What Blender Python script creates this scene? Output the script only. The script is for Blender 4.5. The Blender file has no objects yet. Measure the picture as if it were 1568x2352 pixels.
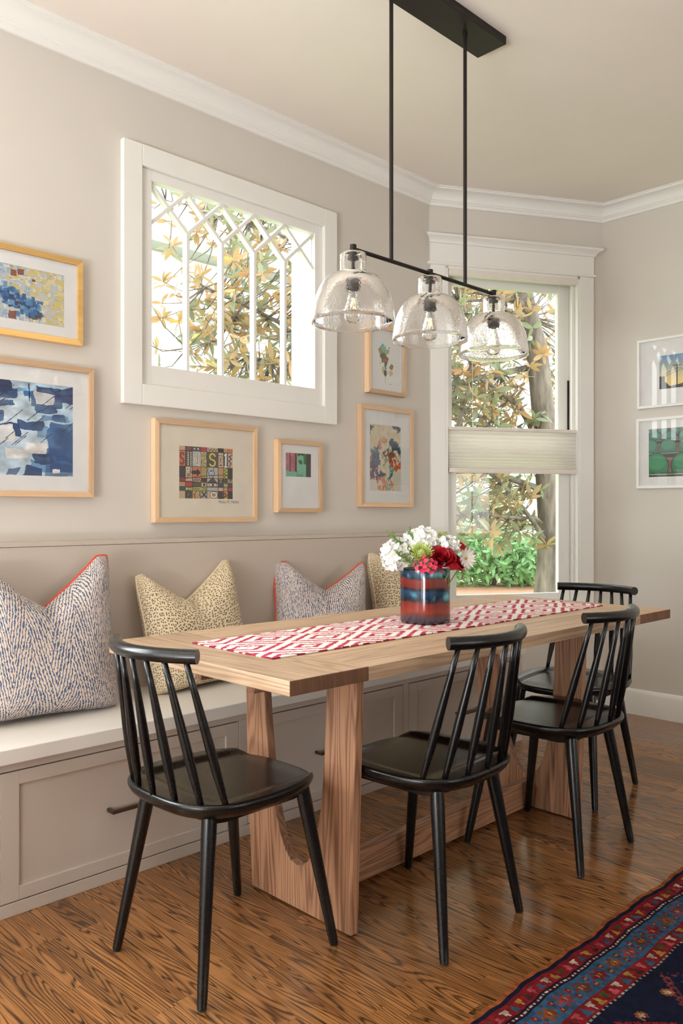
import bpy, math, random
import numpy as np
from mathutils import Vector, Matrix
random.seed(7); RNG = np.random.default_rng(11)
scene = bpy.context.scene
COL = scene.collection
PI = math.pi

# ------------------------------------------------------------------ camera
cam_data = bpy.data.cameras.new('camera'); cam = bpy.data.objects.new('camera', cam_data); COL.objects.link(cam)
cam.location = (0, 0, 1.13); cam.rotation_euler = (PI/2, 0, math.radians(45.6-90))
cam_data.sensor_fit = 'VERTICAL'; cam_data.sensor_height = 36; cam_data.lens = 1880/2352*36
cam_data.shift_y = 2/2352; cam_data.clip_start = 0.05; cam_data.clip_end = 200
scene.camera = cam

# ------------------------------------------------------------------ sky, daylight, exposure
world = bpy.data.worlds.new('overcast_sky'); scene.world = world; world.use_nodes = True
_bg = world.node_tree.nodes['Background']; _bg.inputs[0].default_value = (.97, 0.985, 1.0, 1); _bg.inputs[1].default_value = 5.0
D_WALL = 2.854
def area(name, loc, rot, sx, sy, watts, col):
    l = bpy.data.lights.new(name, 'AREA'); l.shape = 'RECTANGLE'; l.size = sx; l.size_y = sy; l.energy = watts; l.color = col
    o = bpy.data.objects.new(name, l); COL.objects.link(o); o.location = loc; o.rotation_euler = rot; return o
# daylight entering by the glazed garden door (left of the camera) and by the window behind the camera
area('door_daylight', (-1.95, 1.36, 1.28), (0, -PI/2, 0), 2.2, 2.1, 4, (.94, 0.97, 1.0))
area('side_window_daylight', (-.50, D_WALL+.22, 1.72), (-PI/2, 0, 0), 1.8, 1.45, 130, (.93, 0.965, 1.0))
area('added_ceiling_fill', (-2.05, .60, .62), (0, -PI/2-math.radians(80), 0), 1.1, 1.3, 185, (.93, 0.965, 1.0))  # added upward fill lamp by the door, aimed to brighten the ceiling
area('back_window_daylight', (2.1, -4.85, 1.60), (PI/2, 0, 0), 2.6, 1.6, 4, (.95, 0.975, 1.0))
scene.view_settings.view_transform = 'Standard'; scene.view_settings.look = 'None'
scene.view_settings.gamma = 1.0; scene.view_settings.use_curve_mapping = False
scene.view_settings.exposure = 0.2

_cy = scene.cycles; _cy.max_bounces = 9; _cy.transmission_bounces = 9; _cy.glossy_bounces = 3; _cy.diffuse_bounces = 4; _cy.adaptive_threshold = .03; _cy.caustics_reflective = False; _cy.caustics_refractive = False

# ------------------------------------------------------------------ helpers
def lin(c):
    c = np.asarray(c, float)/255.0
    return np.where(c <= 0.04045, c/12.92, ((c+0.055)/1.055)**2.4)
def L4(r, g, b): return tuple(lin((r, g, b)))+(1.0,)

class NT:
    def __init__(s, name):
        s.m = bpy.data.materials.new(name); s.m.use_nodes = True; s.t = s.m.node_tree
        s.b = s.t.nodes['Principled BSDF']; s.out = s.t.nodes['Material Output']
    def n(s, typ, **kw):
        nd = s.t.nodes.new('ShaderNode'+typ)
        for k, v in kw.items(): setattr(nd, k, v)
        return nd
    def set(s, sock, v):
        if hasattr(v, 'is_output'): s.t.links.new(v, sock)
        elif v is not None: sock.default_value = v
    def math(s, op, a, b=None, c=None, clamp=False):
        nd = s.n('Math', operation=op, use_clamp=clamp); s.set(nd.inputs[0], a)
        if b is not None: s.set(nd.inputs[1], b)
        if c is not None: s.set(nd.inputs[2], c)
        return nd.outputs[0]
    def vmul(s, v, k):
        nd = s.n('VectorMath', operation='MULTIPLY'); s.set(nd.inputs[0], v); nd.inputs[1].default_value = k; return nd.outputs[0]
    def vadd(s, a, b):
        nd = s.n('VectorMath', operation='ADD'); s.set(nd.inputs[0], a); s.set(nd.inputs[1], b); return nd.outputs[0]
    def noise(s, v, scale=1, detail=3, rough=.55, dist=0):
        nd = s.n('TexNoise'); s.set(nd.inputs['Vector'], v); nd.inputs['Scale'].default_value = scale
        nd.inputs['Detail'].default_value = detail; nd.inputs['Roughness'].default_value = rough; nd.inputs['Distortion'].default_value = dist
        return nd.outputs[0]
    def ramp(s, f, stops, interp='LINEAR'):
        nd = s.n('ValToRGB'); s.set(nd.inputs[0], f); cr = nd.color_ramp; cr.interpolation = interp
        while len(cr.elements) < len(stops): cr.elements.new(0.5)
        for e, (p, c) in zip(cr.elements, stops): e.position = p; e.color = c
        return nd.outputs[0]
    def mix(s, f, a, b, mode='MIX'):
        nd = s.n('Mix', data_type='RGBA', blend_type=mode); s.set(nd.inputs[0], f); s.set(nd.inputs[6], a); s.set(nd.inputs[7], b); return nd.outputs[2]
    def bump(s, h, strength=.2, dist=.01):
        nd = s.n('Bump'); s.set(nd.inputs['Height'], h); nd.inputs['Strength'].default_value = strength; nd.inputs['Distance'].default_value = dist
        s.t.links.new(nd.outputs[0], s.b.inputs['Normal']); return nd.outputs[0]
    def base(s, c, rough=.5, metal=0, spec=None, coat=None):
        s.set(s.b.inputs['Base Color'], c); s.set(s.b.inputs['Roughness'], rough); s.b.inputs['Metallic'].default_value = metal
        if spec is not None: s.b.inputs['Specular IOR Level'].default_value = spec
        if coat: s.b.inputs['Coat Weight'].default_value = coat; s.b.inputs['Coat Roughness'].default_value = .12
        return s
    def pos(s): return s.n('NewGeometry').outputs['Position']
    def obj(s): return s.n('TexCoord').outputs['Object']
    def uv(s): return s.n('TexCoord').outputs['UV']
    def rand(s): return s.n('ObjectInfo').outputs['Random']
    def attr(s, name, out='Fac'): 
        nd = s.n('Attribute'); nd.attribute_name = name; return nd.outputs[out]
    def sep(s, v):
        nd = s.n('SeparateXYZ'); s.set(nd.inputs[0], v); return nd.outputs
    def comb(s, x, y, z):
        nd = s.n('CombineXYZ'); s.set(nd.inputs[0], x); s.set(nd.inputs[1], y); s.set(nd.inputs[2], z); return nd.outputs[0]

def paint(name, rgb, rough=.5, bump=.04, spec=.4):
    t = NT(name); p = t.pos()
    v = t.noise(p, 3.0, 2)
    c = t.mix(v, tuple(lin(np.array(rgb)*.985))+(1,), tuple(lin(np.minimum(np.array(rgb)*1.012, 255)))+(1,))
    t.base(c, rough, spec=spec)
    if bump: t.bump(t.noise(p, 260, 2), bump, .002)
    return t.m
def plain(name, rgb, rough=.5, metal=0, spec=None, coat=None):
    t = NT(name); v = t.noise(t.obj(), 14, 2)
    c = t.mix(v, tuple(lin(np.array(rgb)*.96))+(1,), tuple(lin(np.minimum(np.array(rgb)*1.04, 255)))+(1,))
    t.base(c, rough, metal, spec, coat); return t.m

def wood(name, light, mid, dark, axis=0, freq=48, across=9., along=.55, rough=.45, line=.5, use='obj', coat=None, rndname=None, roughvar=.1, gamp=.14, bamp=.35, pamp=.7):
    t = NT(name); p = t.pos() if use == 'pos' else t.obj()
    r = t.attr(rndname) if rndname else t.rand()
    off = t.comb(t.math('MULTIPLY', r, 37.), t.math('MULTIPLY', r, 91.), t.math('MULTIPLY', r, 53.))
    k = [across]*3; k[axis] = along
    q = t.vadd(t.vmul(p, tuple(k)), off)
    field = t.noise(q, 1.0, 2.0, .45, .25)
    g = t.math('SINE', t.math('MULTIPLY', field, freq))
    k2 = [330.]*3; k2[axis] = 9.
    pores = t.noise(t.vadd(t.vmul(p, tuple(k2)), off), 1.0, 2.0)
    k3 = [5.]*3; k3[axis] = .8
    blot = t.noise(t.vadd(t.vmul(p, tuple(k3)), off), 1.0, 2.0)
    gg = t.math('ADD', t.math('MULTIPLY', g, gamp), t.math('MULTIPLY', pores, pamp))
    gg = t.math('ADD', gg, t.math('MULTIPLY', t.math('SUBTRACT', blot, .5), bamp))
    col = t.ramp(gg, [(.0, dark), (.22, mid), (.52, light), (1.0, light)])
    ln = t.math('POWER', t.math('MULTIPLY_ADD', g, -.5, .5), 3.5)
    ln2 = t.math('MULTIPLY', t.math('MULTIPLY', ln, line), t.math('MULTIPLY_ADD', pores, 2.6, -.55), clamp=True)
    col = t.mix(ln2, col, dark)
    tone = t.math('ADD', t.math('MULTIPLY', r, .46), .77)
    col = t.mix(1.0, col, t.comb(tone, tone, tone), 'MULTIPLY')
    t.base(col, t.math('ADD', t.math('MULTIPLY', pores, roughvar), rough), coat=coat)
    t.bump(gg, .12, .002)
    return t.m

M = {}
M['wall'] = paint('wall_paint', (214, 207, 198), .62)
M['ceil'] = paint('ceiling_paint', (238, 228, 218), .7)
M['white'] = paint('white_trim_paint', (238, 236, 231), .32, 0)
M['bench'] = paint('bench_paint', (198, 185, 173), .38, 0)
M['seatp'] = paint('bench_seat_paint', (232, 226, 218), .3, 0)
M['floor'] = wood('floor_oak', L4(160, 109, 62), L4(120, 77, 41), L4(44, 27, 17), 1, 200, 12., .9, .10, 1.0, 'pos', coat=.25, rndname='rnd', roughvar=.12, gamp=.05, bamp=.55, pamp=.8)
for ax, n in enumerate('xyz'):
    M['oak_'+n] = wood('table_oak_'+n, L4(202, 172, 142), L4(184, 152, 121), L4(132, 99, 74), ax, 105, 13., .6, .45, .25)
    M['oakd_'+n] = wood('trestle_oak_'+n, L4(176, 132, 101), L4(152, 109, 81), L4(86, 57, 42), ax, 115, 12., .55, .42, .40, gamp=.14)
M['endgrain'] = wood('oak_end_grain', L4(128, 88, 60), L4(106, 72, 48), L4(70, 46, 32), 2, 60, 6., 4., .6, .15, gamp=.05)
M['frame'] = wood('maple_frame', L4(226, 192, 156), L4(217, 181, 143), L4(198, 158, 120), 2, 12, 14., 1.2, .4, .1)
M['frameh'] = wood('maple_frame_h', L4(226, 192, 156), L4(217, 181, 143), L4(198, 158, 120), 0, 12, 14., 1.2, .4, .1)
M['gold'] = wood('gilt_wood_frame', L4(222, 180, 112), L4(214, 170, 100), L4(186, 140, 76), 0, 12, 20., 2., .38, .15)
M['black'] = None
t = NT('black_lacquer'); o_ = t.obj(); t.base(t.mix(t.noise(o_, 30, 2), L4(10, 10, 10), L4(17, 16, 16)), t.math('ADD', t.math('MULTIPLY', t.noise(o_, 900, 2), .06), .24), spec=.5); M['black'] = t.m
M['bronze'] = plain('oil_rubbed_bronze', (44, 38, 36), .42, .6)
M['handle'] = plain('dark_bronze_pull', (96, 84, 74), .35, .8)
M['mat'] = plain('white_matboard', (238, 237, 236), .8)
M['matc'] = plain('cream_matboard', (234, 224, 206), .8)
M['whiteframe'] = plain('white_lacquer_frame', (240, 240, 238), .35)
M['felt'] = plain('felt_pad', (60, 52, 48), .95)
M['shadehw'] = plain('shade_rail_vinyl', (232, 224, 214), .4)
M['cord'] = plain('white_cord', (236, 234, 230), .6)
t = NT('cellular_fabric'); t.base(t.mix(t.noise(t.obj(), 300, 2), L4(251, 249, 243), L4(253, 252, 248)), .85)
tr = t.n('BsdfTranslucent'); tr.inputs[0].default_value = L4(250, 246, 234); mx = t.n('MixShader'); mx.inputs[0].default_value = .42
t.t.links.new(t.b.outputs[0], mx.inputs[1]); t.t.links.new(tr.outputs[0], mx.inputs[2]); t.t.links.new(mx.outputs[0], t.out.inputs[0]); M['cell'] = t.m

def thin_glass(name, tint=(1, 1, 1, 1), r0=.05, bumpscale=0):
    t = NT(name); t.t.nodes.remove(t.b)
    tr = t.n('BsdfTransparent'); tr.inputs[0].default_value = tint
    gl = t.n('BsdfGlossy'); gl.inputs['Roughness'].default_value = .0
    lw = t.n('LayerWeight'); lw.inputs[0].default_value = .5
    f = t.math('ADD', t.math('MULTIPLY', t.math('POWER', lw.outputs['Facing'], 4.0), .8), r0)
    mx = t.n('MixShader'); t.set(mx.inputs[0], f); t.t.links.new(tr.outputs[0], mx.inputs[1]); t.t.links.new(gl.outputs[0], mx.inputs[2])
    t.t.links.new(mx.outputs[0], t.out.inputs[0]); return t.m
M['pane'] = thin_glass('window_glass', (.98, .99, .985, 1), .03)
M['glazing'] = thin_glass('picture_glass', (1, 1, 1, 1), .045)
t = NT('hammered_glass'); t.b.inputs['Transmission Weight'].default_value = 1; t.b.inputs['IOR'].default_value = 1.33
t.base((1, 1, 1, 1), .0)
vv = t.n('TexVoronoi', feature='SMOOTH_F1'); vv.inputs['Scale'].default_value = 125; t.set(vv.inputs['Vector'], t.vadd(t.obj(), t.vmul(t.n('TexNoise').outputs[1], (.02, .02, .02))))
hh = t.math('ADD', t.math('MULTIPLY', vv.outputs[0], .6), t.noise(t.obj(), 130, 2)); t.bump(hh, .24, .003); M['hammer'] = t.m
t = NT('bulb_glass'); t.b.inputs['Transmission Weight'].default_value = 1; t.b.inputs['IOR'].default_value = 1.3; t.base((1, 1, 1, 1), .0); M['bulb'] = t.m
t = NT('warm_filament'); t.base(L4(240, 190, 110), .4); t.b.inputs['Emission Color'].default_value = (1, .62, .28, 1); t.b.inputs['Emission Strength'].default_value = 4; M['filament'] = t.m
t = NT('printed_sheet'); t.base(t.attr('Col', 'Color'), .55); M['print'] = t.m
t = NT('wool_rug_pile'); p_ = t.pos(); c_ = t.mix(t.math('MULTIPLY', t.noise(p_, 420, 2), .35), t.attr('Col', 'Color'), (0, 0, 0, 1)); t.base(c_, .95, spec=.1); t.bump(t.noise(p_, 500, 2), .5, .003); M['rug'] = t.m
t = NT('woven_runner'); p_ = t.pos(); t.base(t.attr('Col', 'Color'), .9, spec=.1); t.bump(t.noise(t.vmul(p_, (500, 160, 1)), 1, 2), .4, .002); M['runner'] = t.m
# blue flame-stitch upholstery
t = NT('blue_streaked_fabric'); u = t.sep(t.uv())
tri = t.math('PINGPONG', t.math('ADD', t.math('MULTIPLY', u[0], 5.0), t.math('MULTIPLY', t.noise(t.uv(), 4, 2), .6)), .5)
sg = t.math('MULTIPLY_ADD', t.math('GREATER_THAN', tri, .25), 2.0, -1.0)
ph = t.math('ADD', t.math('MULTIPLY', u[0], 72.0), t.math('MULTIPLY', t.math('MULTIPLY', sg, u[1]), 15.0))
ph = t.math('ADD', ph, t.math('MULTIPLY', t.noise(t.vmul(t.uv(), (110, 40, 1)), 1, 2), 1.5))
st = t.math('SINE', t.math('MULTIPLY', ph, 6.2832))
msk = t.noise(t.vmul(t.uv(), (150, 70, 1)), 1, 3, .65)
f = t.math('GREATER_THAN', t.math('ADD', t.math('MULTIPLY', st, .5), t.math('MULTIPLY', t.math('SUBTRACT', msk, .5), 2.0)), .12)
t.base(t.mix(f, L4(220, 202, 188), L4(84, 102, 130)), .9, spec=.15); t.bump(t.math('ADD', f, t.noise(t.vmul(t.uv(), (300, 300, 1)), 1, 2)), .25, .003); M['bluefab'] = t.m
t = NT('beige_spotted_fabric'); vv = t.n('TexVoronoi', voronoi_dimensions='2D'); vv.inputs['Scale'].default_value = 56; t.set(vv.inputs['Vector'], t.uv()); vv.inputs['Randomness'].default_value = .75
nz = t.noise(t.vmul(t.uv(), (120, 120, 1)), 1, 2)
f = t.math('LESS_THAN', t.math('ADD', vv.outputs[0], t.math('MULTIPLY', nz, .25)), .42)
t.base(t.mix(f, L4(222, 207, 178), t.mix(t.noise(t.uv(), 9, 2), L4(150, 112, 66), L4(112, 88, 62))), .9, spec=.15); t.bump(nz, .2, .003); M['beigefab'] = t.m
M['piping'] = plain('red_piping_cord', (206, 72, 44), .7)
# leaves
def leafmat(name, top, under, trans, alt):
    t = NT(name); r = t.noise(t.pos(), 9, 1); r2 = t.ramp(t.noise(t.vadd(t.pos(), (3, 5, 7)), 5, 1), [(.42, (0, 0, 0, 1)), (.58, (1, 1, 1, 1))]); bf = t.n('NewGeometry').outputs['Backfacing']
    ct = t.mix(r, tuple(lin(np.array(top)*.7))+(1,), L4(*top)); cu = t.mix(r, tuple(lin(np.array(under)*.68))+(1,), L4(*under)); cu = t.mix(t.math('MULTIPLY', r2, .6), cu, L4(*alt))
    c = t.mix(bf, ct, cu); t.base(c, .38, spec=.5)
    tl = t.n('BsdfTranslucent'); t.set(tl.inputs[0], t.mix(r, L4(*trans), c)); mx = t.n('MixShader'); mx.inputs[0].default_value = .36
    t.t.links.new(t.b.outputs[0], mx.inputs[1]); t.t.links.new(tl.outputs[0], mx.inputs[2]); t.t.links.new(mx.outputs[0], t.out.inputs[0]); return t.m
M['leaf'] = leafmat('magnolia_leaf', (128, 148, 116), (198, 152, 102), (190, 156, 104), (150, 144, 108))
M['leaf2'] = leafmat('yellowed_magnolia_leaf', (196, 180, 70), (206, 166, 96), (210, 190, 90), (190, 180, 90))
M['shrubleaf'] = leafmat('laurel_leaf', (116, 164, 106), (140, 178, 124), (180, 214, 130), (120, 160, 110))
t = NT('tree_bark'); q = t.obj(); t.base(t.ramp(t.noise(t.vmul(q, (14, 14, 4)), 1, 4), [(.3, L4(72, 63, 57)), (.7, L4(136, 126, 116))]), .9); t.bump(t.noise(t.vmul(q, (30, 30, 6)), 1, 3), .6, .02); M['bark'] = t.m
M['mulch'] = plain('pine_mulch', (182, 138, 112), .95); M['lawn'] = plain('lawn_grass', (150, 172, 112), .95); M['siding'] = plain('white_siding', (246, 246, 244), .6); M['roof'] = plain('grey_shingle_roof', (150, 150, 152), .9)
# vase glaze
t = NT('dripped_glaze'); q = t.sep(t.obj()); nz = t.noise(t.vmul(t.obj(), (11, 11, 7)), 1, 3)
hgt = t.math('ADD', t.math('MULTIPLY', q[2], 5.4), t.math('MULTIPLY', t.math('SUBTRACT', nz, .5), .16))
bands = t.ramp(hgt, [(0, L4(40, 36, 48)), (.10, L4(62, 54, 64)), (.17, L4(104, 46, 42)), (.22, L4(142, 48, 36)), (.36, L4(124, 40, 32)), (.41, L4(24, 26, 38)), (.46, L4(16, 40, 66)), (.56, L4(22, 62, 96)), (.62, L4(30, 24, 30)), (.66, L4(112, 36, 32)), (.78, L4(126, 40, 34)), (.82, L4(16, 40, 60)), (.9, L4(22, 62, 92)), (1, L4(20, 34, 46))])
drip = t.noise(t.vmul(t.obj(), (26, 26, 2.2)), 1, 2)
inblue = t.ramp(hgt, [(0, (0, 0, 0, 1)), (.40, (0, 0, 0, 1)), (.5, (1, 1, 1, 1)), (.6, (0, 0, 0, 1)), (.8, (0, 0, 0, 1)), (.88, (1, 1, 1, 1)), (1, (.2, .2, .2, 1))])
f = t.math('MULTIPLY', inblue, t.ramp(t.noise(t.vmul(t.obj(), (17, 17, 12)), 1, 2), [(.5, (0, 0, 0, 1)), (.66, (1, 1, 1, 1))]))
c = t.mix(f, bands, L4(96, 190, 206)); c = t.mix(t.math('GREATER_THAN', drip, .69), c, L4(110, 160, 160))
t.base(c, .12, spec=.6, coat=.6); M['vase'] = t.m
M['petalw'] = plain('white_petals', (248, 247, 240), .7); M['petalg'] = plain('lime_petals', (218, 230, 146), .7); M['petalr'] = plain('crimson_petals', (160, 10, 28), .5)
M['petalp'] = plain('pink_red_petals', (216, 58, 92), .6); M['petald'] = plain('blush_white_petals', (246, 238, 234), .7); M['green'] = plain('sprig_green', (104, 142, 62), .7); M['coral'] = plain('scarlet_petals', (226, 50, 54), .6)
M['yellowc'] = plain('flower_eye', (170, 160, 60), .8); M['soil'] = plain('dark_vase_inside', (30, 26, 26), .7)

class MB:
    def __init__(s): s.v = []; s.f = []; s.uvs = None
    def quad(s, a, b, c, d): i = len(s.v); s.v += [a, b, c, d]; s.f.append((i, i+1, i+2, i+3)); return s
    def box(s, x0, x1, y0, y1, z0, z1):
        i = len(s.v); s.v += [(x, y, z) for z in (z0, z1) for y in (y0, y1) for x in (x0, x1)]
        for q in ((0, 2, 3, 1), (4, 5, 7, 6), (0, 1, 5, 4), (2, 6, 7, 3), (0, 4, 6, 2), (1, 3, 7, 5)): s.f.append(tuple(i+k for k in q))
        return s
    def prism(s, poly, axis, a0, a1):
        """poly: 2D points in the two other axes (in xyz order), extruded on axis"""
        def P(p, a): l = list(p); l.insert(axis, a); return tuple(l)
        i = len(s.v); n = len(poly); s.v += [P(p, a0) for p in poly]+[P(p, a1) for p in poly]
        s.f.append(tuple(range(i+n-1, i-1, -1))); s.f.append(tuple(range(i+n, i+2*n)))
        for k in range(n): s.f.append((i+k, i+(k+1) % n, i+n+(k+1) % n, i+n+k))
        return s
    def lathe(s, prof, seg=24, c=(0, 0, 0), cap0=False, cap1=False, closed=False):
        i = len(s.v); m = len(prof)
        for r, z in prof:
            for k in range(seg): a = 2*PI*k/seg; s.v.append((c[0]+r*math.cos(a), c[1]+r*math.sin(a), c[2]+z))
        for j in range(m if closed else m-1):
            jj = (j+1) % m
            for k in range(seg): kk = (k+1) % seg; s.f.append((i+j*seg+k, i+j*seg+kk, i+jj*seg+kk, i+jj*seg+k))
        if cap0: s.f.append(tuple(i+k for k in range(seg-1, -1, -1)))
        if cap1: s.f.append(tuple(i+(m-1)*seg+k for k in range(seg)))
        return s
    def tube(s, pts, rad, seg=10, caps=True):
        pts = [Vector(p) for p in pts]; n = len(pts)
        if not hasattr(rad, '__len__'): rad = [rad]*n
        i = len(s.v); ref = None
        for j, p in enumerate(pts):
            d = (pts[min(j+1, n-1)]-pts[max(j-1, 0)]).normalized()
            if ref is None:
                ref = d.cross(Vector((0, 0, 1)))
                if ref.length < .05: ref = d.cross(Vector((1, 0, 0)))
                ref.normalize()
            a = (ref-d*ref.dot(d)).normalized(); ref = a; b = d.cross(a)
            for k in range(seg):
                an = 2*PI*k/seg; q = p+(a*math.cos(an)+b*math.sin(an))*rad[j]; s.v.append(tuple(q))
        for j in range(n-1):
            for k in range(seg): kk = (k+1) % seg; s.f.append((i+j*seg+k, i+j*seg+kk, i+(j+1)*seg+kk, i+(j+1)*seg+k))
        if caps: s.f.append(tuple(i+k for k in range(seg-1, -1, -1))); s.f.append(tuple(i+(n-1)*seg+k for k in range(seg)))
        return s
    def add(s, other, mat=None):
        i = len(s.v); s.v += [tuple(mat @ Vector(v)) if mat else v for v in other.v]; s.f += [tuple(i+k for k in f) for f in other.f]; return s
    def mesh(s, name, mat, smooth=False):
        me = bpy.data.meshes.new(name); me.from_pydata(s.v, [], s.f)
        if mat: me.materials.append(mat)
        if smooth:
            me.polygons.foreach_set('use_smooth', [True]*len(me.polygons))
        me.update(); return me
    def build(s, name, mat, parent=None, smooth=False, bevel=0, loc=None, rot=None, auto=None):
        me = s.mesh(name, mat, smooth)
        if auto is not None: 
            me.polygons.foreach_set('use_smooth', [True]*len(me.polygons)); me.set_sharp_from_angle(angle=math.radians(auto))
        o = bpy.data.objects.new(name, me); COL.objects.link(o)
        if parent is not None: o.parent = parent
        if loc: o.location = loc
        if rot: o.rotation_euler = rot
        if bevel:
            b = o.modifiers.new('edge', 'BEVEL'); b.width = bevel; b.segments = 2; b.limit_method = 'ANGLE'; b.angle_limit = math.radians(40)
        return o
def box(name, mat, parent, x0, x1, y0, y1, z0, z1, bevel=0): return MB().box(x0, x1, y0, y1, z0, z1).build(name, mat, parent, bevel=bevel)
def empty(name, loc=(0, 0, 0), rz=0, rot=None):
    o = bpy.data.objects.new(name, None); COL.objects.link(o); o.location = loc; o.rotation_euler = rot if rot else (0, 0, rz); o.empty_display_size = .1; return o
def tag(o, label=None, cat=None, group=None, kind=None):
    if label: o['label'] = label
    if cat: o['category'] = cat
    if group: o['group'] = group
    if kind: o['kind'] = kind
    return o
def thing(name, label, cat, loc=(0, 0, 0), rz=0, group=None, rot=None): return tag(empty(name, loc, rz, rot), label, cat, group)
def struct(o, label=None, cat=None): return tag(o, label, cat, kind='structure')
def copy_tree(o, parent=None):
    c = o.copy(); COL.objects.link(c); c.parent = parent
    for ch in list(o.children): copy_tree(ch, c)
    return c
def raster(name, img, w, h, mat, parent, loc, axis='xz', thick=0):
    """flat printed sheet: img[row from top, col] in sRGB 0-255, one small coloured cell each"""
    ny, nx = img.shape[:2]
    xs = np.linspace(-w/2, w/2, nx+1); zs = np.linspace(h, 0, ny+1)
    gx, gz = np.meshgrid(xs, zs); n = gx.size
    co = np.zeros((n, 3)); co[:, 0] = gx.ravel()
    if axis == 'xz': co[:, 2] = gz.ravel()
    else: co[:, 1] = gz.ravel()
    idx = np.arange(n).reshape(ny+1, nx+1)
    fa = np.stack([idx[1:, :-1], idx[1:, 1:], idx[:-1, 1:], idx[:-1, :-1]], -1).reshape(-1, 4)
    me = bpy.data.meshes.new(name); me.from_pydata(co.tolist(), [], fa.tolist())
    a = me.attributes.new('Col', 'FLOAT_COLOR', 'FACE'); c = np.ones((nx*ny, 4)); c[:, :3] = lin(np.clip(img, 0, 255).reshape(-1, 3)); a.data.foreach_set('color', c.ravel())
    me.materials.append(mat); me.update()
    o = bpy.data.objects.new(name, me); COL.objects.link(o); o.parent = parent; o.location = loc; return o

# ------------------------------------------------------------------ room shell
D = 2.854; XR = 4.398; CH = 2.89; XN = -1.75; YB = -4.6; WT = .14
A = Vector((3.463, D)); B = Vector((XR, 2.331))
BAYROT = math.atan2(B.y-A.y, B.x-A.x); BL = (B-A).length
# floor: sub-floor and individual oak strips running away from the long wall
sub = box('floor', M['soil'], None, XN-.1, XR+.12, YB-.1, D+.12, -.05, -.019); struct(sub, 'stained red oak strip floor', 'floor')
def rnd_mesh(me, vals):
    a = me.attributes.new('rnd', 'FLOAT', 'FACE'); a.data.foreach_set('value', vals)
fl_planks = []
x = XN; pw = .057
while x < XR-.01:
    x1 = min(x+pw, XR-.0); y = YB-random.uniform(0, .5)
    while y < D:
        ln_ = random.choice([.28, .36, .45, .55, .7, .9, 1.1])*random.uniform(.85, 1.15); y1 = min(y+ln_, D)
        if y1 > YB: fl_planks.append((x, x1, max(y, YB), y1))
        y = y1
    x = x1
fwd = Vector((math.cos(math.radians(45.6)), math.sin(math.radians(45.6))))
def vis(p):
    c = Vector(((p[0]+p[1])/2, (p[2]+p[3])/2)); d = c.dot(fwd); l = c.dot(Vector((fwd.y, -fwd.x)))
    if d < 1.5 or abs(l/d) > .46 or c.y > 2.35: return -1
    return (p[3]-p[2])*pw/d**2
fl_planks.sort(key=vis, reverse=True)
def plank_geo(mb, p):
    x0, x1, y0, y1 = p; g = .0002; c = .0006; cz = .00016; i = len(mb.v)
    mb.v += [(x0+g, y0+g, -.018), (x1-g, y0+g, -.018), (x1-g, y1-g, -.018), (x0+g, y1-g, -.018),
             (x0+g, y0+g, -cz), (x1-g, y0+g, -cz), (x1-g, y1-g, -cz), (x0+g, y1-g, -cz),
             (x0+g+c, y0+g+c, 0), (x1-g-c, y0+g+c, 0), (x1-g-c, y1-g-c, 0), (x0+g+c, y1-g-c, 0)]
    for q in ((8, 9, 10, 11), (0, 1, 5, 4), (1, 2, 6, 5), (2, 3, 7, 6), (3, 0, 4, 7), (4, 5, 9, 8), (5, 6, 10, 9), (6, 7, 11, 10), (7, 4, 8, 11)): mb.f.append(tuple(i+k for k in q))
for p in fl_planks[:300]:
    mb = MB(); plank_geo(mb, p); cx, cy = (p[0]+p[1])/2, (p[2]+p[3])/2
    mb.v = [(a-cx, b-cy, c) for a, b, c in mb.v]
    o = mb.build('plank', M['floor'], sub, loc=(cx, cy, 0)); rnd_mesh(o.data, [random.random()]*9)
mb = MB(); vals = []
for p in fl_planks[300:]: plank_geo(mb, p); vals += [random.random()]*9
o = mb.build('plank_field', M['floor'], sub); rnd_mesh(o.data, vals); o['kind'] = 'stuff'
ceil = box('ceiling', M['ceil'], None, XN-.1, XR+.12, YB-.1, D+.12, CH, CH+.1); struct(ceil, 'cream painted ceiling', 'ceiling')
# long left wall with the lattice window opening
WX0, WX1, WZ0, WZ1 = 1.715, 2.632, 1.697, 2.562
SX0, SX1, SZ0, SZ1 = -1.42, .42, .98, 2.46
mb = MB(); mb.box(XN-.1, SX0, D, D+WT, 0, CH).box(SX0, SX1, D, D+WT, 0, SZ0).box(SX0, SX1, D, D+WT, SZ1, CH).box(SX1, WX0, D, D+WT, 0, CH).box(WX1, A.x+.07, D, D+WT, 0, CH).box(WX0, WX1, D, D+WT, 0, WZ0).box(WX0, WX1, D, D+WT, WZ1, CH)
struct(mb.build('wall_left', M['wall'], None), 'greige wall behind the bench with framed art', 'wall')
mb = MB(); mb.box(XR, XR+.12, YB-.1, B.y+.1, 0, CH); struct(mb.build('wall_right', M['wall'], None), 'greige wall with white framed photographs', 'wall')
# angled bay wall, local x along the wall, y outward
UO0, UO1, UZ0, UZ1 = .089, .912, .60, 2.48
mb = MB(); mb.box(-.03, UO0, 0, .14, 0, CH).box(UO1, BL+.04, 0, .14, 0, CH).box(UO0, UO1, 0, .14, 0, UZ0).box(UO0, UO1, 0, .14, UZ1, CH)
o = mb.build('wall_bay', M['wall'], None, loc=(A.x, A.y, 0), rot=(0, 0, BAYROT)); struct(o, 'angled greige wall around the tall window', 'wall')
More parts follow.
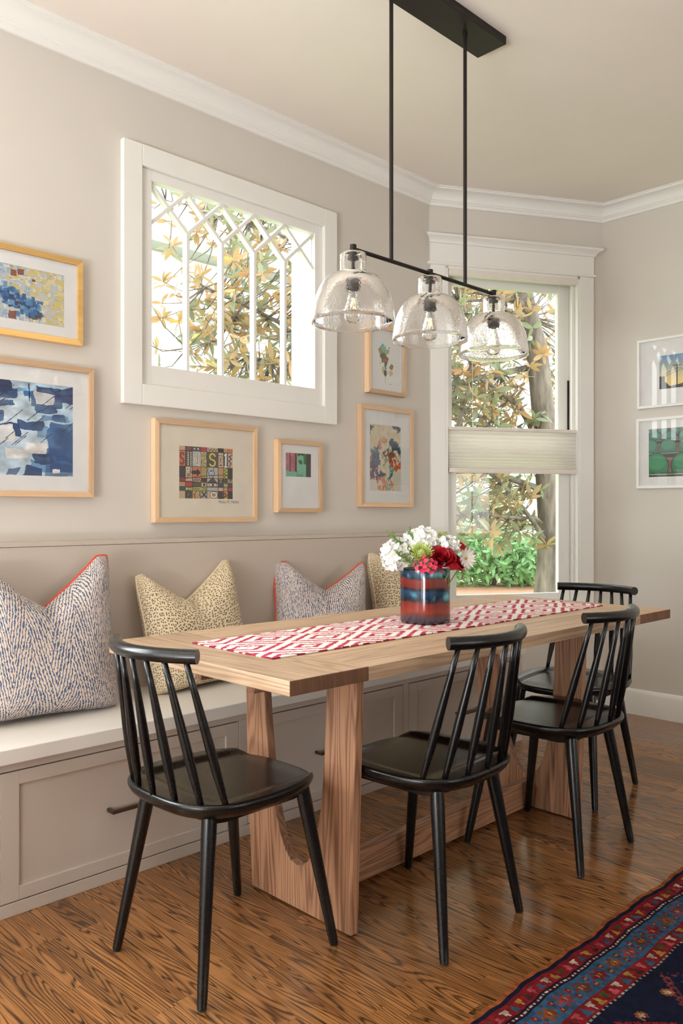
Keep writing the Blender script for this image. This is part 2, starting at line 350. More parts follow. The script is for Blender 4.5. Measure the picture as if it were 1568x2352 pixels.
# walls out of view: near wall with glazed garden door, back wall with a wide window
DY0, DY1, DZ = .25, 2.47, 2.42
mb = MB(); mb.box(XN-.14, XN, YB-.1, DY0, 0, CH).box(XN-.14, XN, DY1, D+.1, 0, CH).box(XN-.14, XN, DY0, DY1, DZ, CH).box(XN-.14, XN, DY0, DY1, -.05, .03)
struct(mb.build('wall_near', M['wall'], None), 'greige wall with a glazed garden door', 'wall')
mb = MB(); mb.box(XN-.1, .75, YB-.14, YB, 0, CH).box(3.45, XR+.1, YB-.14, YB, 0, CH).box(.75, 3.45, YB-.14, YB, 0, .75).box(.75, 3.45, YB-.14, YB, 2.42, CH)
struct(mb.build('wall_back', M['wall'], None), 'greige wall behind the camera with a wide window', 'wall')
d1 = struct(empty('door_1', (XN, (DY0+DY1)/2, 0)), 'white glazed garden door', 'door'); hw = (DY1-DY0)/2
for y0, y1 in ((-hw, 0), (0, hw)):
    box('stile', M['white'], d1, -.09, -.05, y0, y0+.09, .03, DZ); box('stile', M['white'], d1, -.09, -.05, y1-.09, y1, .03, DZ)
    box('rail', M['white'], d1, -.09, -.05, y0+.09, y1-.09, .03, .25); box('rail', M['white'], d1, -.09, -.05, y0+.09, y1-.09, DZ-.1, DZ)
    box('muntin', M['white'], d1, -.085, -.055, (y0+y1)/2-.012, (y0+y1)/2+.012, .25, DZ-.1)
    for z in (.78, 1.3, 1.82): box('muntin', M['white'], d1, -.085, -.055, y0+.09, y1-.09, z-.012, z+.012)
    box('pane', M['pane'], d1, -.072, -.068, y0+.09, y1-.09, .25, DZ-.1)
w3 = struct(empty('window_3', (2.1, YB, 0)), 'white mullioned window', 'window')
for xx in (-1.35, -.49, .37, 1.23): box('mullion', M['white'], w3, xx, xx+.12, -.11, -.03, .75, 2.42)
for z in (.75, 2.34): box('rail', M['white'], w3, -1.35, 1.35, -.115, -.025, z, z+.08)
for x0, x1 in ((-1.23, -.49), (-.37, .37), (.49, 1.23)):
    box('pane', M['pane'], w3, x0, x1, -.072, -.068, .83, 2.34)
    for k in (1, 2): box('muntin', M['white'], w3, x0+(x1-x0)*k/3-.01, x0+(x1-x0)*k/3+.01, -.085, -.055, .83, 2.34)

w4 = struct(empty('window_4', ((SX0+SX1)/2, D, 0)), 'white sash window above the bench', 'window'); hw4 = (SX1-SX0)/2
for x0, x1 in ((-hw4, 0), (0, hw4)):
    box('stile', M['white'], w4, x0, x0+.05, .03, .07, SZ0, SZ1); box('stile', M['white'], w4, x1-.05, x1, .03, .07, SZ0, SZ1)
    box('rail', M['white'], w4, x0+.05, x1-.05, .03, .07, SZ0, SZ0+.06); box('rail', M['white'], w4, x0+.05, x1-.05, .03, .07, SZ1-.05, SZ1)
    box('muntin', M['white'], w4, x0+.05, x1-.05, .035, .065, (SZ0+SZ1)/2-.02, (SZ0+SZ1)/2+.02); box('pane', M['pane'], w4, x0+.05, x1-.05, .048, .052, SZ0+.06, SZ1-.05)
for x0, x1, z0, z1 in ((-hw4-.09, -hw4, SZ0-.08, SZ1+.09), (hw4, hw4+.09, SZ0-.08, SZ1+.09), (-hw4, hw4, SZ1, SZ1+.09), (-hw4, hw4, SZ0-.08, SZ0)): box('casing', M['white'], w4, x0, x1, -.026, 0, z0, z1, .003)
# crown moulding, mitred at the bay corners
def sweep(path, prof):
    path = [Vector(p) for p in path]; n = len(path); offs = []
    nrm = []
    for j in range(n-1): d = (path[j+1]-path[j]).normalized(); nrm.append(Vector((d.y, -d.x)))
    for j in range(n):
        if j == 0: m = nrm[0]
        elif j == n-1: m = nrm[-1]
        else: m = (nrm[j-1]+nrm[j]); m = m/(m.dot(nrm[j]))
        offs.append(m)
    res = []
    for j in range(n-1):
        mb = MB(); k = len(prof)
        for e in (j, j+1): mb.v += [(path[e].x+offs[e].x*o, path[e].y+offs[e].y*o, z) for o, z in prof]
        for q in range(k): mb.f.append((q, k+q, k+(q+1) % k, (q+1) % k))
        mb.f.append(tuple(range(k))); mb.f.append(tuple(range(2*k-1, k-1, -1))); res.append(mb)
    return res
prof = [(0, 2.806), (.010, 2.806), (.013, 2.812), (.013, 2.822), (.019, 2.824), (.019, 2.830), (.025, 2.834)]
prof += [(.025+.048*(1-math.cos(a)), 2.834+.040*math.sin(a)) for a in np.linspace(.15, PI/2, 7)]
prof += [(.079, 2.876), (.079, 2.884), (.086, 2.885), (.086, 2.89), (0, 2.89)]
for i, mb in enumerate(sweep([(XN, D), (A.x, A.y), (B.x, B.y), (XR, YB)], prof)):
    struct(mb.build('trim_%d' % (i+1), M['white'], None, auto=35), ['white crown moulding over the bench wall', 'white crown moulding over the tall window', 'white crown moulding on the photograph wall'][i], 'crown moulding')
bprof = [(0, 0), (.016, 0), (.016, .118), (.012, .132), (.006, .14), (0, .142)]
s_ = sweep([(A.x, A.y), (B.x, B.y), (XR, YB)], bprof)
struct(s_[0].build('baseboard_bay', M['white'], None, auto=30), 'white baseboard under the tall window', 'baseboard'); struct(s_[1].build('baseboard_right', M['white'], None, auto=30), 'white baseboard along the right wall', 'baseboard')

# ------------------------------------------------------------------ lattice window (window_1)
w1 = struct(empty('window_1', (2.1725, D, 0)), 'white framed window with lattice muntins', 'window'); cx = 2.1725
X0, X1, Z0, Z1 = 1.600-cx, 2.741-cx, 1.553, 2.573; I0, I1, J0, J1 = 1.683-cx, 2.659-cx, 1.635, 2.490
box('casing', M['white'], w1, X0, I0, -.026, 0, Z0, Z1, .003); box('casing', M['white'], w1, I1, X1, -.026, 0, Z0, Z1, .003)
box('casing', M['white'], w1, I0, I1, -.026, 0, J1, Z1, .003); box('casing', M['white'], w1, I0, I1, -.026, 0, Z0, J0, .003)
G0, G1, H0, H1 = 1.735-cx, 2.612-cx, 1.716, 2.448
box('sash', M['white'], w1, I0, G0, -.008, .03, J0, J1, .002); box('sash', M['white'], w1, G1, I1, -.008, .03, J0, J1, .002)
box('sash', M['white'], w1, G0, G1, -.008, .03, H1, J1, .002); box('sash', M['white'], w1, G0, G1, -.008, .03, J0, H0, .002)
mb = MB(); a0, a1 = WX0-cx, WX1-cx
mb.box(a0, a0+.012, .03, WT+.03, WZ0, WZ1).box(a1-.012, a1, .03, WT+.03, WZ0, WZ1).box(a0, a1, .03, WT+.03, WZ1-.012, WZ1).box(a0, a1, .03, WT+.03, WZ0, WZ0+.012); mb.build('jamb', M['white'], w1)
bw = (G1-G0)/5; hs = 2.282
def bar(p, q, w=.0145, dy=0.):
    p, q = Vector(p), Vector(q); d = (q-p).normalized(); n = Vector((-d.y, d.x))*w/2
    poly = [tuple(p+n), tuple(p-n), tuple(q-n), tuple(q+n)]
    return MB().prism([(a, b) for a, b in poly], 1, dy, .032-dy).build('muntin', M['white'], w1, bevel=.0015)
for k in range(1, 5): bar((G0+bw*k, H0), (G0+bw*k, hs))
for k in range(0, 5):
    xa, xb = G0+bw*k, G0+bw*(k+1)
    bar((xa, hs), (xb, H1), dy=.0006); bar((xb, hs), (xa, H1), dy=.0012)
# panes: 5 tall, 4 diamonds, 5 top triangles, 2 side triangles
def pane(poly): MB().prism(poly, 1, .014, .018).build('pane', M['pane'], w1)
hm = (hs+H1)/2
for k in range(5):
    xa, xb = G0+bw*k, G0+bw*(k+1); xm = (xa+xb)/2
    pane([(xa, H0), (xb, H0), (xb, hs), (xm, hm), (xa, hs)]); pane([(xa, H1), (xm, hm), (xb, H1)])
    if k: pane([(xa, hs), (xa+bw/2, hm), (xa, H1), (xa-bw/2, hm)])
pane([(G0, hs), (G0+bw/2, hm), (G0, H1)]); pane([(G1, hs), (G1, H1), (G1-bw/2, hm)])

# ------------------------------------------------------------------ tall bay window (window_2) and its shade
w2 = struct(empty('window_2', (A.x, A.y, 0), BAYROT), 'tall white sash window with crown header', 'window')
box('casing', M['white'], w2, .002, UO0, -.022, 0, .50, 2.487, .003); box('casing', M['white'], w2, UO1, 1.002, -.022, 0, .50, 2.487, .003)
box('head_fillet', M['white'], w2, -.016, 1.013, -.034, 0, 2.480, 2.497, .006)
box('head_frieze', M['white'], w2, .0, 1.002, -.022, 0, 2.497, 2.598, .001)
cp = [(0, 2.598), (-.022, 2.598), (-.030, 2.600), (-.034, 2.612), (-.044, 2.622), (-.058, 2.628), (-.062, 2.630), (-.062, 2.640), (0, 2.640)]
mb = MB(); k = len(cp)
for u0, sgn in ((0, -1), (1.002, 1)):
    mb.v += [(u0+sgn*max(0, (-y-.022))*(1.0 if sgn > 0 else .9), y, z) for y, z in cp]
for q in range(k): mb.f.append((q, k+q, k+(q+1) % k, (q+1) % k))
mb.f.append(tuple(range(k))); mb.f.append(tuple(range(2*k-1, k-1, -1))); mb.build('head_cap', M['white'], w2)
mb = MB(); mb.box(UO0-.001, UO0+.014, -.02, .15, UZ0, UZ1).box(UO1-.014, UO1+.001, -.02, .15, UZ0, UZ1).box(UO0, UO1, -.02, .15, UZ1-.014, UZ1).box(UO0, UO1, .0, .15, UZ0-.03, UZ0+.01); mb.build('jamb', M['white'], w2)
box('stool', M['white'], w2, -.0, 1.01, -.06, .02, .555, .585, .004); box('apron', M['white'], w2, .01, .99, -.02, 0, .47, .555, .003)
def sash(name, u0, u1, g0, g1, z0, z1, gz0, gz1, y0, y1):
    s = MB(); s.box(u0, g0, y0, y1, z0, z1).box(g1, u1, y0, y1, z0, z1).box(g0, g1, y0, y1, gz1, z1).box(g0, g1, y0, y1, z0, gz0)
    o = s.build(name, M['white'], w2, bevel=.003); box('pane', M['pane'], o, g0, g1, (y0+y1)/2-.002, (y0+y1)/2+.002, gz0, gz1); return o
sash('upper_sash', UO0+.014, UO1-.014, .166, .826, 1.44, UZ1-.014, 1.49, 2.405, .075, .11)
sash('lower_sash', UO0+.014, UO1-.014, .176, .808, .60, 1.49, .672, 1.44, .035, .07)
box('parting_stop', M['bronze'], w2, .887, .897, .070, .075, .64, 1.9); box('jamb_track', M['white'], w2, .880, .899, .012, .030, .60, 2.46, .002)
sh = thing('cellular_shade', 'cream pleated cellular shade drawn halfway across the tall window', 'window shade', (A.x, A.y, 0), BAYROT)
box('head_rail', M['shadehw'], sh, .108, .905, -.018, .026, 2.434, 2.466+.010, .010)
z0, z1, n = 1.378, 1.585, 11
mb = MB(); pr = []
for k in range(n+1):
    z = z0+(z1-z0)*((k/n)**1.25); pr.append((.004, z))
    if k < n: zz = z0+(z1-z0)*(((k+.5)/n)**1.25); pr.append((-.003, zz))
back = [(.030-y, z) for y, z in reversed(pr)]
mb.prism(pr+back, 0, .118, .904); mb.build('pleated_fabric', M['cell'], sh)
box('top_rail', M['shadehw'], sh, .114, .906, -.014, .028, 1.585, 1.604, .004); box('bottom_rail', M['shadehw'], sh, .114, .906, -.014, .028, 1.352, 1.379, .004)
for u in (.26, .795): MB().tube([(u, .006, 1.60), (u, .006, 2.44)], .0012, 6).build('cord', M['cord'], sh)
MB().box(.49, .54, -.017, -.013, 1.598, 1.606).box(.505, .525, -.019, -.013, 1.590, 1.606).build('handle', M['whiteframe'], sh); MB().box(.49, .54, -.018, -.013, 1.352, 1.358).build('handle', M['whiteframe'], sh)

# ------------------------------------------------------------------ built-in bench
YF = 2.281; SZ = .475; BX0, BX1 = -.80, 3.490
bn = thing('storage_bench', 'greige built-in banquette bench with inset drawers along the wall', 'bench', ((BX0+BX1)/2, 2.5, 0)); bx = (BX0+BX1)/2; by = 2.5
def bb(name, mat, x0, x1, y0, y1, z0, z1, bevel=.0015, par=None): return box(name, mat, par or bn, x0-bx, x1-bx, y0-by, y1-by, z0, z1, bevel)
drs = [(.912+.862*k, 1.734+.862*k) for k in (-1, 0, 1, 2)]
bb('base', M['bench'], BX0, BX1, YF, D, 0, .037)
bb('carcass', M['bench'], BX0, BX1, YF+.022, D, .037, .432)
bb('top_rail', M['bench'], BX0, BX1, YF, YF+.022, .4075, .432)
xs = [BX0]+[v for d_ in drs for v in (d_[0]-.002, d_[1]+.002)]+[BX1]
for k in range(0, len(xs), 2): bb('stile', M['bench'], xs[k], xs[k+1], YF, YF+.022, .037, .4075)
for k, (x0, x1) in enumerate(drs):
    z0, z1 = .0405, .404; fw = .053
    mb = MB(); cxx = (x0+x1)/2
    mb.box(x0-bx, x0+fw-bx, YF-by, YF+.020-by, z0, z1).box(x1-fw-bx, x1-bx, YF-by, YF+.020-by, z0, z1).box(x0+fw-bx, x1-fw-bx, YF-by, YF+.020-by, z0, z0+.038).box(x0+fw-bx, x1-fw-bx, YF-by, YF+.020-by, z1-.038, z1)
    dr = mb.build('drawer_front', M['bench'], bn, bevel=.0012)
    bb('panel', M['bench'], x0+fw, x1-fw, YF+.007, YF+.020, z0+.038, z1-.038, 0, dr)
    hm_ = MB(); hx0, hx1 = cxx-.085-bx, cxx+.085-bx; yy = YF-by
    hm_.box(hx0, hx1, yy-.030, yy-.018, .2165, .2275).box(hx0, hx0+.011, yy-.019, yy+.008, .2165, .2275).box(hx1-.011, hx1, yy-.019, yy+.008, .2165, .2275)
    hm_.build('handle', M['handle'], dr, bevel=.001)
bb('seat', M['seatp'], BX0, BX1+.006, 2.261, D, .432, SZ, .003)
bb('backrest', M['bench'], BX0, A.x-.012, 2.722, D, SZ, 1.014, .001)
bb('backrest_cap', M['bench'], BX0, A.x-.010, 2.7195, D, 1.015, 1.030, .0015)

# ------------------------------------------------------------------ trestle table
TX0, TX1, TY0, TY1, TZ = 1.180, 3.114, 1.368, 2.168, .759; TH = .035
tb = thing('trestle_table', 'light oak trestle dining table with breadboard ends', 'table', (2.14, 1.76, 0)); tx, ty = 2.14, 1.76
def tbx(name, mat, x0, x1, y0, y1, z0, z1, bevel=.002): return box(name, mat, tb, x0-tx, x1-tx, y0-ty, y1-ty, z0, z1, bevel)
def endboard(x0, x1):
    o = tbx('breadboard_end', M['oak_y'], x0, x1, TY0, TY1, TZ-TH, TZ)
    o.data.materials.append(M['endgrain'])
    for pl in o.data.polygons:
        if abs(pl.normal.y) > .9: pl.material_index = 1
    return o
endboard(TX0, 1.432); endboard(2.862, TX1)
ys = np.linspace(TY0, TY1, 6)
for k in range(5): tbx('top_board', M['oak_x'], 1.4328, 2.8612, ys[k]+(.0004 if k else .0), ys[k+1]-(.0004 if k < 4 else 0), TZ-TH, TZ-.0006, .0008)
def trestle(x0):
    out = [(1.537, .004), (1.527, .30), (1.514, .700), (1.512, TZ-TH)]
    inn_r = [(1.626, TZ-TH), (1.631, .645), (1.637, .50), (1.644, .40), (1.655, .31), (1.668, .25), (1.684, .195), (1.705, .155), (1.730, .133), (1.755, .127)]
    inn_l = [(1.780, .133), (1.803, .155), (1.826, .195), (1.845, .25), (1.862, .31), (1.878, .40), (1.891, .50), (1.900, .60), (1.904, TZ-TH)]
    outl = [(1.992, TZ-TH), (1.988, .6), (1.980, .3), (1.957, .004)]
    poly = out+inn_r+inn_l+outl
    MB().prism([(a-ty, b) for a, b in poly], 0, x0-tx, x0+.028-tx).build('trestle_panel', M['oakd_z'], tb, bevel=.002)
trestle(1.539); trestle(2.716)
tbx('stretcher', M['oakd_x'], 1.567, 2.716, 1.733, 1.768, .011, .110)
tbx('support_rail', M['oakd_x'], 1.285, 2.99, 1.858, 1.888, .674, TZ-TH); tbx('support_rail', M['oakd_x'], 1.285, 2.99, 1.627, 1.657, .674, TZ-TH)
for xx in (1.541, 2.718):
    for yy in (1.55, 1.925): tbx('glide', M['felt'], xx, xx+.024, yy, yy+.02, 0, .005, 0)

# ------------------------------------------------------------------ spindle chairs (local: faces +y)
def sstep(a, b, x): x = max(0., min(1., (x-a)/(b-a))); return x*x*(3-2*x)
def make_chair():
    r = empty('spindle_chair')
    NS, NR = 72, 22; mb = MB(); ST = .452
    def outl(a):
        c, s = math.cos(a), math.sin(a); n = 3.0
        rr = (abs(c)**n+abs(s)**n)**(-1/n); xx, yy = rr*c, rr*s
        wx = .213-.016*max(0, yy); yb = .220 if yy < 0 else .208
        return xx*wx, yy*yb
    def top(xx, yy):
        side = sstep(.145, .178, abs(xx)+.02*max(0, yy/.2)); rear = sstep(.115, .165, -yy)
        return ST-.011*(1-max(side, rear))-.006*sstep(.13, .21, yy)*(1-side)
    mb.v.append((0, 0, top(0, 0)))
    for j in range(1, NR+1):
        q = (j/NR)**.8
        for k in range(NS): x_, y_ = outl(2*PI*k/NS); x_ *= q; y_ *= q; mb.v.append((x_, y_, top(x_, y_)))
    for q, dz in ((1.012, -.005), (1.012, -.013), (.985, -.024), (.93, -.032), (.80, -.036)):
        for k in range(NS):
            x_, y_ = outl(2*PI*k/NS); zt = top(x_, y_); mb.v.append((x_*q, y_*q, zt+dz if dz > -.03 else ST-.004+dz))
    nr = NR+5
    for k in range(NS): mb.f.append((0, 1+k, 1+(k+1) % NS))
    for j in range(nr-1):
        for k in range(NS): kk = (k+1) % NS; mb.f.append((1+j*NS+k, 1+(j+1)*NS+k, 1+(j+1)*NS+kk, 1+j*NS+kk))
    mb.f.append(tuple(1+(nr-1)*NS+k for k in range(NS)))
    mb.build('seat', M['black'], r, smooth=True)
    for sx, fy, bxp, byp, txp, typ in ((-1, 1, .200, .205, .150, .135), (1, 1, .200, .205, .150, .135), (-1, -1, .183, -.205, .128, -.142), (1, -1, .183, -.205, .128, -.142)):
        p0 = Vector((sx*bxp, byp, .004)); p1 = Vector((sx*txp, typ, .424))
        lg = MB().tube([p0, p0.lerp(p1, .04), p0.lerp(p1, .5), p0.lerp(p1, .85), p1], [.0112, .0122, .0158, .0188, .019], 16).build('leg', M['black'], r, auto=50)
        MB().lathe([(.0095, 0), (.0095, .0045)], 12, (p0.x, p0.y, 0), True, True).build('foot_pad', M['felt'], lg)
    for sx in (-1, 1): MB().prism([(-.15, .424), (-.15, .398), (-.11, .392), (.11, .392), (.145, .398), (.145, .424)], 0, sx*.139-.010, sx*.139+.010).build('side_batten', M['black'], r, bevel=.002)
    for yy in (-.140, .132): MB().prism([(-.13, .424), (-.13, .400), (-.09, .394), (.09, .394), (.13, .400), (.13, .424)], 1, yy-.009, yy+.009).build('cross_batten', M['black'], r, bevel=.002)
    pts = []
    for k in range(25):
        u = -1+2*k/24; pts.append((.176*u, -.212-.062*(1-u*u), .803))
    MB().tube(pts, .0172, 18).build('crest_rail', M['black'], r, auto=50)
    for k in range(7):
        u = -1+2*k/6
        p0 = Vector((.186*math.sin(u*1.25)/math.sin(1.25), -.138-.076*math.cos(u*PI/2)**.9, .446)); p1 = Vector((.152*u, -.212-.062*(1-(u*.86)**2), .798))
        MB().tube([p0.lerp(p1, q) for q in (0, .08, .25, .42, .6, .8, 1)], [.0072, .0085, .0112, .0116, .0102, .0082, .0066], 12).build('spindle', M['black'], r, smooth=True)
    return r
ch = make_chair()
spots = [((1.274, 1.738), -90+1.5, 'black spindle-back chair at the near end of the table beside the bench'),
         ((1.786, 1.497), 3.2, 'black spindle-back chair on the long side, nearest the rug corner'),
         ((2.480, 1.508), 2.6, 'black spindle-back chair on the long side, farther from the camera'),
         ((3.046, 1.752), 90+3.0, 'black spindle-back chair at the far end of the table near the tall window')]
for i, ((x_, y_), a_, lb) in enumerate(spots):
    c = ch if i == 0 else copy_tree(ch)
    c.location = (x_, y_, 0); c.rotation_euler = (0, 0, math.radians(a_)); tag(c, lb, 'chair', 'black spindle chairs around the table')

# ------------------------------------------------------------------ linear pendant light
PY = 1.7985; PXc = 2.187
pd = thing('pendant_light', 'black linear pendant with three clear hammered glass shades over the table', 'pendant light', (PXc, PY, 0))
box('ceiling_canopy', M['bronze'], pd, -.363, .363, -.0645, .0645, 2.860, CH, .002)
for xx in (-.198, .198):
    rd = MB().tube([(xx, 0, 1.953), (xx, 0, 2.861)], .0068, 14).build('rod', M['bronze'], pd, auto=50); MB().lathe([(.0085, 2.846), (.0085, 2.861)], 14, (xx, 0, 0), True, True).build('collar', M['bronze'], rd, auto=50)
MB().tube([(-.376, 0, 1.953), (.374, 0, 1.953)], .0066, 14).build('crossbar', M['bronze'], pd, auto=50)
def shade_prof():
    P = [(.013, 1.940), (.030, 1.9405), (.0385, 1.938), (.0412, 1.932), (.0415, 1.905), (.0415, 1.882), (.0435, 1.8755)]
    for a in np.linspace(.42, PI/2, 14): P.append((.0435+.0865*math.sin((a-.42)/(PI/2-.42)*PI/2)**.92, 1.8755-.1555*(1-math.cos((a-.42)/(PI/2-.42)*PI/2))))
    return P
PO = shade_prof(); PIN = []
for j, (r_, z_) in enumerate(PO):
    a_, b_ = PO[max(j-1, 0)], PO[min(j+1, len(PO)-1)]; dx, dz = b_[0]-a_[0], b_[1]-a_[1]; l_ = math.hypot(dx, dz); PIN.append((max(r_+dz/l_*.003, .0125), z_-dx/l_*.003))
def make_lamp(xx):
    cpn = MB().lathe([(.0105, 1.936), (.0105, 1.966)], 18, (xx, 0, 0), True, True).build('shade_cap', M['bronze'], pd, auto=50)
    MB().lathe([(.013, 1.9385), (.022, 1.9385), (.022, 1.9415), (.013, 1.9415)], 18, (xx, 0, 0), closed=True).build('washer', M['bronze'], cpn)
    MB().lathe(PO+list(reversed(PIN)), 64, (xx, 0, 0), closed=True).build('glass_shade', M['hammer'], pd, smooth=True)
    so = MB().lathe([(.0001, 1.935), (.005, 1.935), (.005, 1.928), (.0175, 1.927), (.0175, 1.921), (.0052, 1.920), (.0052, 1.880), (.012, 1.876), (.0205, 1.870), (.0215, 1.866), (.0215, 1.828), (.019, 1.825), (.0001, 1.825)], 24, (xx, 0, 0)).build('lamp_socket', M['bronze'], pd, auto=40)
    bp = [(.0125, 1.825), (.0135, 1.815), (.0175, 1.795), (.0235, 1.772), (.0275, 1.752), (.0265, 1.737), (.021, 1.727), (.011, 1.7215), (.0001, 1.720)]
    bi = [(max(r_-.0012, .0001), z_+(.0012 if k > 4 else 0)) for k, (r_, z_) in enumerate(bp)]
    bu = MB().lathe(bp+list(reversed(bi)), 28, (xx, 0, 0), closed=False).build('bulb', M['bulb'], pd, smooth=True)
    for k in range(4):
        a_ = PI/4+k*PI/2; MB().tube([(xx+.004*math.cos(a_), .004*math.sin(a_), 1.800), (xx+.009*math.cos(a_), .009*math.sin(a_), 1.752)], .0009, 6).build('filament', M['filament'], bu)
for xx in (-.375, 0, .373): make_lamp(xx)

# ------------------------------------------------------------------ cushions
def cushion(name, label, mat, w, h, tk, chop, loc, rot, pipe=False, seed=0, chopx=0., cw=.62, asym=0.):
    n = 40; rng = random.Random(seed); V = []; F = []; UV = []
    ph = [rng.uniform(0, 6) for _ in range(6)]
    def P(u, v, s):
        x_ = w/2*u*(1-.075*(1-v*v)); z_ = h/2*v*(1-.06*(1-u*u))
        kc = (abs(u)*abs(v))**5; x_ *= 1-.055*kc; z_ *= 1-.05*kc
        k = max(0., 1-abs(u-chopx)/cw)**1.1; vf = ((v+1)/2)**2.6
        z_ -= chop*k*vf
        x_ += .018*chop/.12*math.sin((u-chopx)*PI)*vf
        z_ += asym*u*vf*.5
        e = max(0., (1-abs(u)**3.6)*(1-abs(v)**(3.4 if v > 0 else 9.0))); T = tk/2*e**.55
        T *= 1-.35*k*max(0., v)**1.5
        T *= 1+.05*math.sin(3*u+ph[0]+2*v)+.04*math.sin(5*v+ph[1]-3*u)
        y_ = s*T - .05*k*vf*(-1)*.6
        crease = .010*math.exp(-((abs(u-chopx)-.22-.25*(1-v))/.07)**2)*max(0, v)
        if s < 0: y_ += crease
        return (x_, y_, z_+h/2)
    for s in (-1, 1):
        b0 = len(V)
        for j in range(n+1):
            for i in range(n+1):
                u = math.sin((-1+2*i/n)*PI/2*.96)/math.sin(PI/2*.96); v = math.sin((-1+2*j/n)*PI/2*.96)/math.sin(PI/2*.96)
                V.append(P(u, v, s)); UV.append((i/n, j/n))
        for j in range(n):
            for i in range(n):
                q = (b0+j*(n+1)+i, b0+j*(n+1)+i+1, b0+(j+1)*(n+1)+i+1, b0+(j+1)*(n+1)+i)
                F.append(q if s < 0 else q[::-1])
    zmin = min(v[2] for v in V)
    V = [(a, b, c-zmin) for a, b, c in V]
    root = thing(name, label, 'cushion', loc, rot=rot, group=None)
    me = bpy.data.meshes.new('cover'); me.from_pydata(V, [], F); uvl = me.uv_layers.new(name='UVMap')
    uvl.data.foreach_set('uv', np.array([UV[l.vertex_index] for l in me.loops]).ravel()); me.materials.append(mat)
    me.polygons.foreach_set('use_smooth', [True]*len(me.polygons)); me.update()
    o = bpy.data.objects.new('cover', me); COL.objects.link(o); o.parent = root
    ring = [(-1+2*i/n, -1) for i in range(n)]+[(1, -1+2*i/n) for i in range(n)]+[(1-2*i/n, 1) for i in range(n)]+[(-1, 1-2*i/n) for i in range(n+1)]
    pts = [tuple(np.array(P(u, v, 1))-np.array((0, 0, zmin-.03*max(0., -v)**12))) for u, v in ring]
    MB().tube(pts, .0052 if pipe else .0036, 8).build('piping', M['piping'] if pipe else mat, root, smooth=True)
    return root
R_ = math.radians
cushion('cushion', 'large blue streaked cushion with red piping at the left picture edge', M['bluefab'], .50, .52, .20, .15, (1.165, 2.535, SZ+.004), (R_(-13), R_(2), R_(-2)), True, 1, .05, .7, .05)
cushion('cushion', 'beige spotted cushion between the two blue streaked cushions', M['beigefab'], .47, .47, .18, .125, (1.800, 2.580, SZ+.004), (R_(-14), R_(-1.5), R_(4)), False, 2, -.0, .8, .03)
cushion('cushion', 'smaller blue streaked cushion with red piping between two spotted cushions', M['bluefab'], .44, .46, .21, .12, (2.405, 2.570, SZ+.004), (R_(-13), R_(2), R_(-24)), True, 3, .12, .75, .0)
cushion('cushion', 'beige spotted cushion behind the flower vase', M['beigefab'], .48, .48, .20, .10, (3.010, 2.560, SZ+.004), (R_(-13), R_(2), R_(-6)), False, 4, 0, .8, .0)

# ------------------------------------------------------------------ table runner, vase, flowers
nx, ny = 560, 118; RX0, RX1, RY0, RY1 = 1.322, 3.035, 1.600, 1.955
gx, gy = np.meshgrid(np.linspace(RX0, RX1, nx), np.linspace(RY1, RY0, ny))
jit = np.repeat(np.repeat(RNG.normal(0, 1, (ny//2+1, nx//2+1)), 2, 0), 2, 1)[:ny, :nx]
def tri(a): return np.abs(((a) % 1.0)-.5)*2
per = .292
a_ = tri((gx-1.374)/per+.5); b_ = tri((gy-1.772)/.178+.5)
dd = a_*1.0+b_*1.0+jit*.016
red = ((dd*2.3+.30) % 1.0) < .42
red &= ~((np.abs(jit) > 2.2))
img = np.where(red[..., None], np.array([192, 70, 96]), np.array([243, 237, 229])).astype(float); img += RNG.normal(0, 6, (ny, nx, 1))
img[-2:, :] = np.where((np.arange(nx)//9 % 3 != 0)[None, :, None], img[-2:, :], np.array([150, 44, 66])); img[:, :2] = np.where((np.arange(ny)//9 % 3 != 0)[:, None, None], img[:, :2], np.array([160, 48, 72]))
rn = raster('table_runner', img, RX1-RX0, RY1-RY0, M['runner'], None, ((RX0+RX1)/2, RY0, TZ+.0035), 'xy')
sm = rn.modifiers.new('thickness', 'SOLIDIFY'); sm.thickness = .003; sm.offset = -1
tag(rn, 'red and white ikat runner lying along the oak table', 'table runner')
VX, VY = 2.124, 1.767; VZ = TZ+.0036
vz = thing('vase', 'blue and rust striped glazed ceramic vase on the runner', 'vase', (VX, VY, VZ))
mb = MB(); seg = 56
def sq(r, n=4.2):
    res = []
    for k in range(seg):
        a = 2*PI*k/seg; c, s = math.cos(a), math.sin(a); q = (abs(c)**n+abs(s)**n)**(-1/n); res.append((r*q*c, r*q*s))
    return res
ringz = [(r_*.965, z_*.98) for r_, z_ in ((.068, 0), (.0735, .003), (.0755, .010), (.0752, .05), (.0748, .10), (.0752, .15), (.0758, .182), (.0750, .186), (.0725, .186), (.0708, .182), (.0700, .15), (.0690, .02), (.060, .012))]
for r_, z_ in ringz: mb.v += [(a, b, z_) for a, b in sq(r_, 3.4)]
for j in range(len(ringz)-1):
    for k in range(seg): kk = (k+1) % seg; mb.f.append((j*seg+k, j*seg+kk, (j+1)*seg+kk, (j+1)*seg+k))
mb.f.append(tuple(range(seg-1, -1, -1))); mb.f.append(tuple((len(ringz)-1)*seg+k for k in range(seg)))
o = mb.build('body', M['vase'], vz, smooth=True, rot=(0, 0, R_(0)))
Rt = Vector((.7145, -.6997, 0)); Fw = Vector((.6997, .7145, 0))
VC = Vector((VX, VY, 0))
def fl(lat, z, toward=0.): return VC+Rt*lat-Fw*toward+Vector((0, 0, z))
def orient(d):
    return Vector(d).to_track_quat('Z', 'Y').to_matrix().to_4x4()
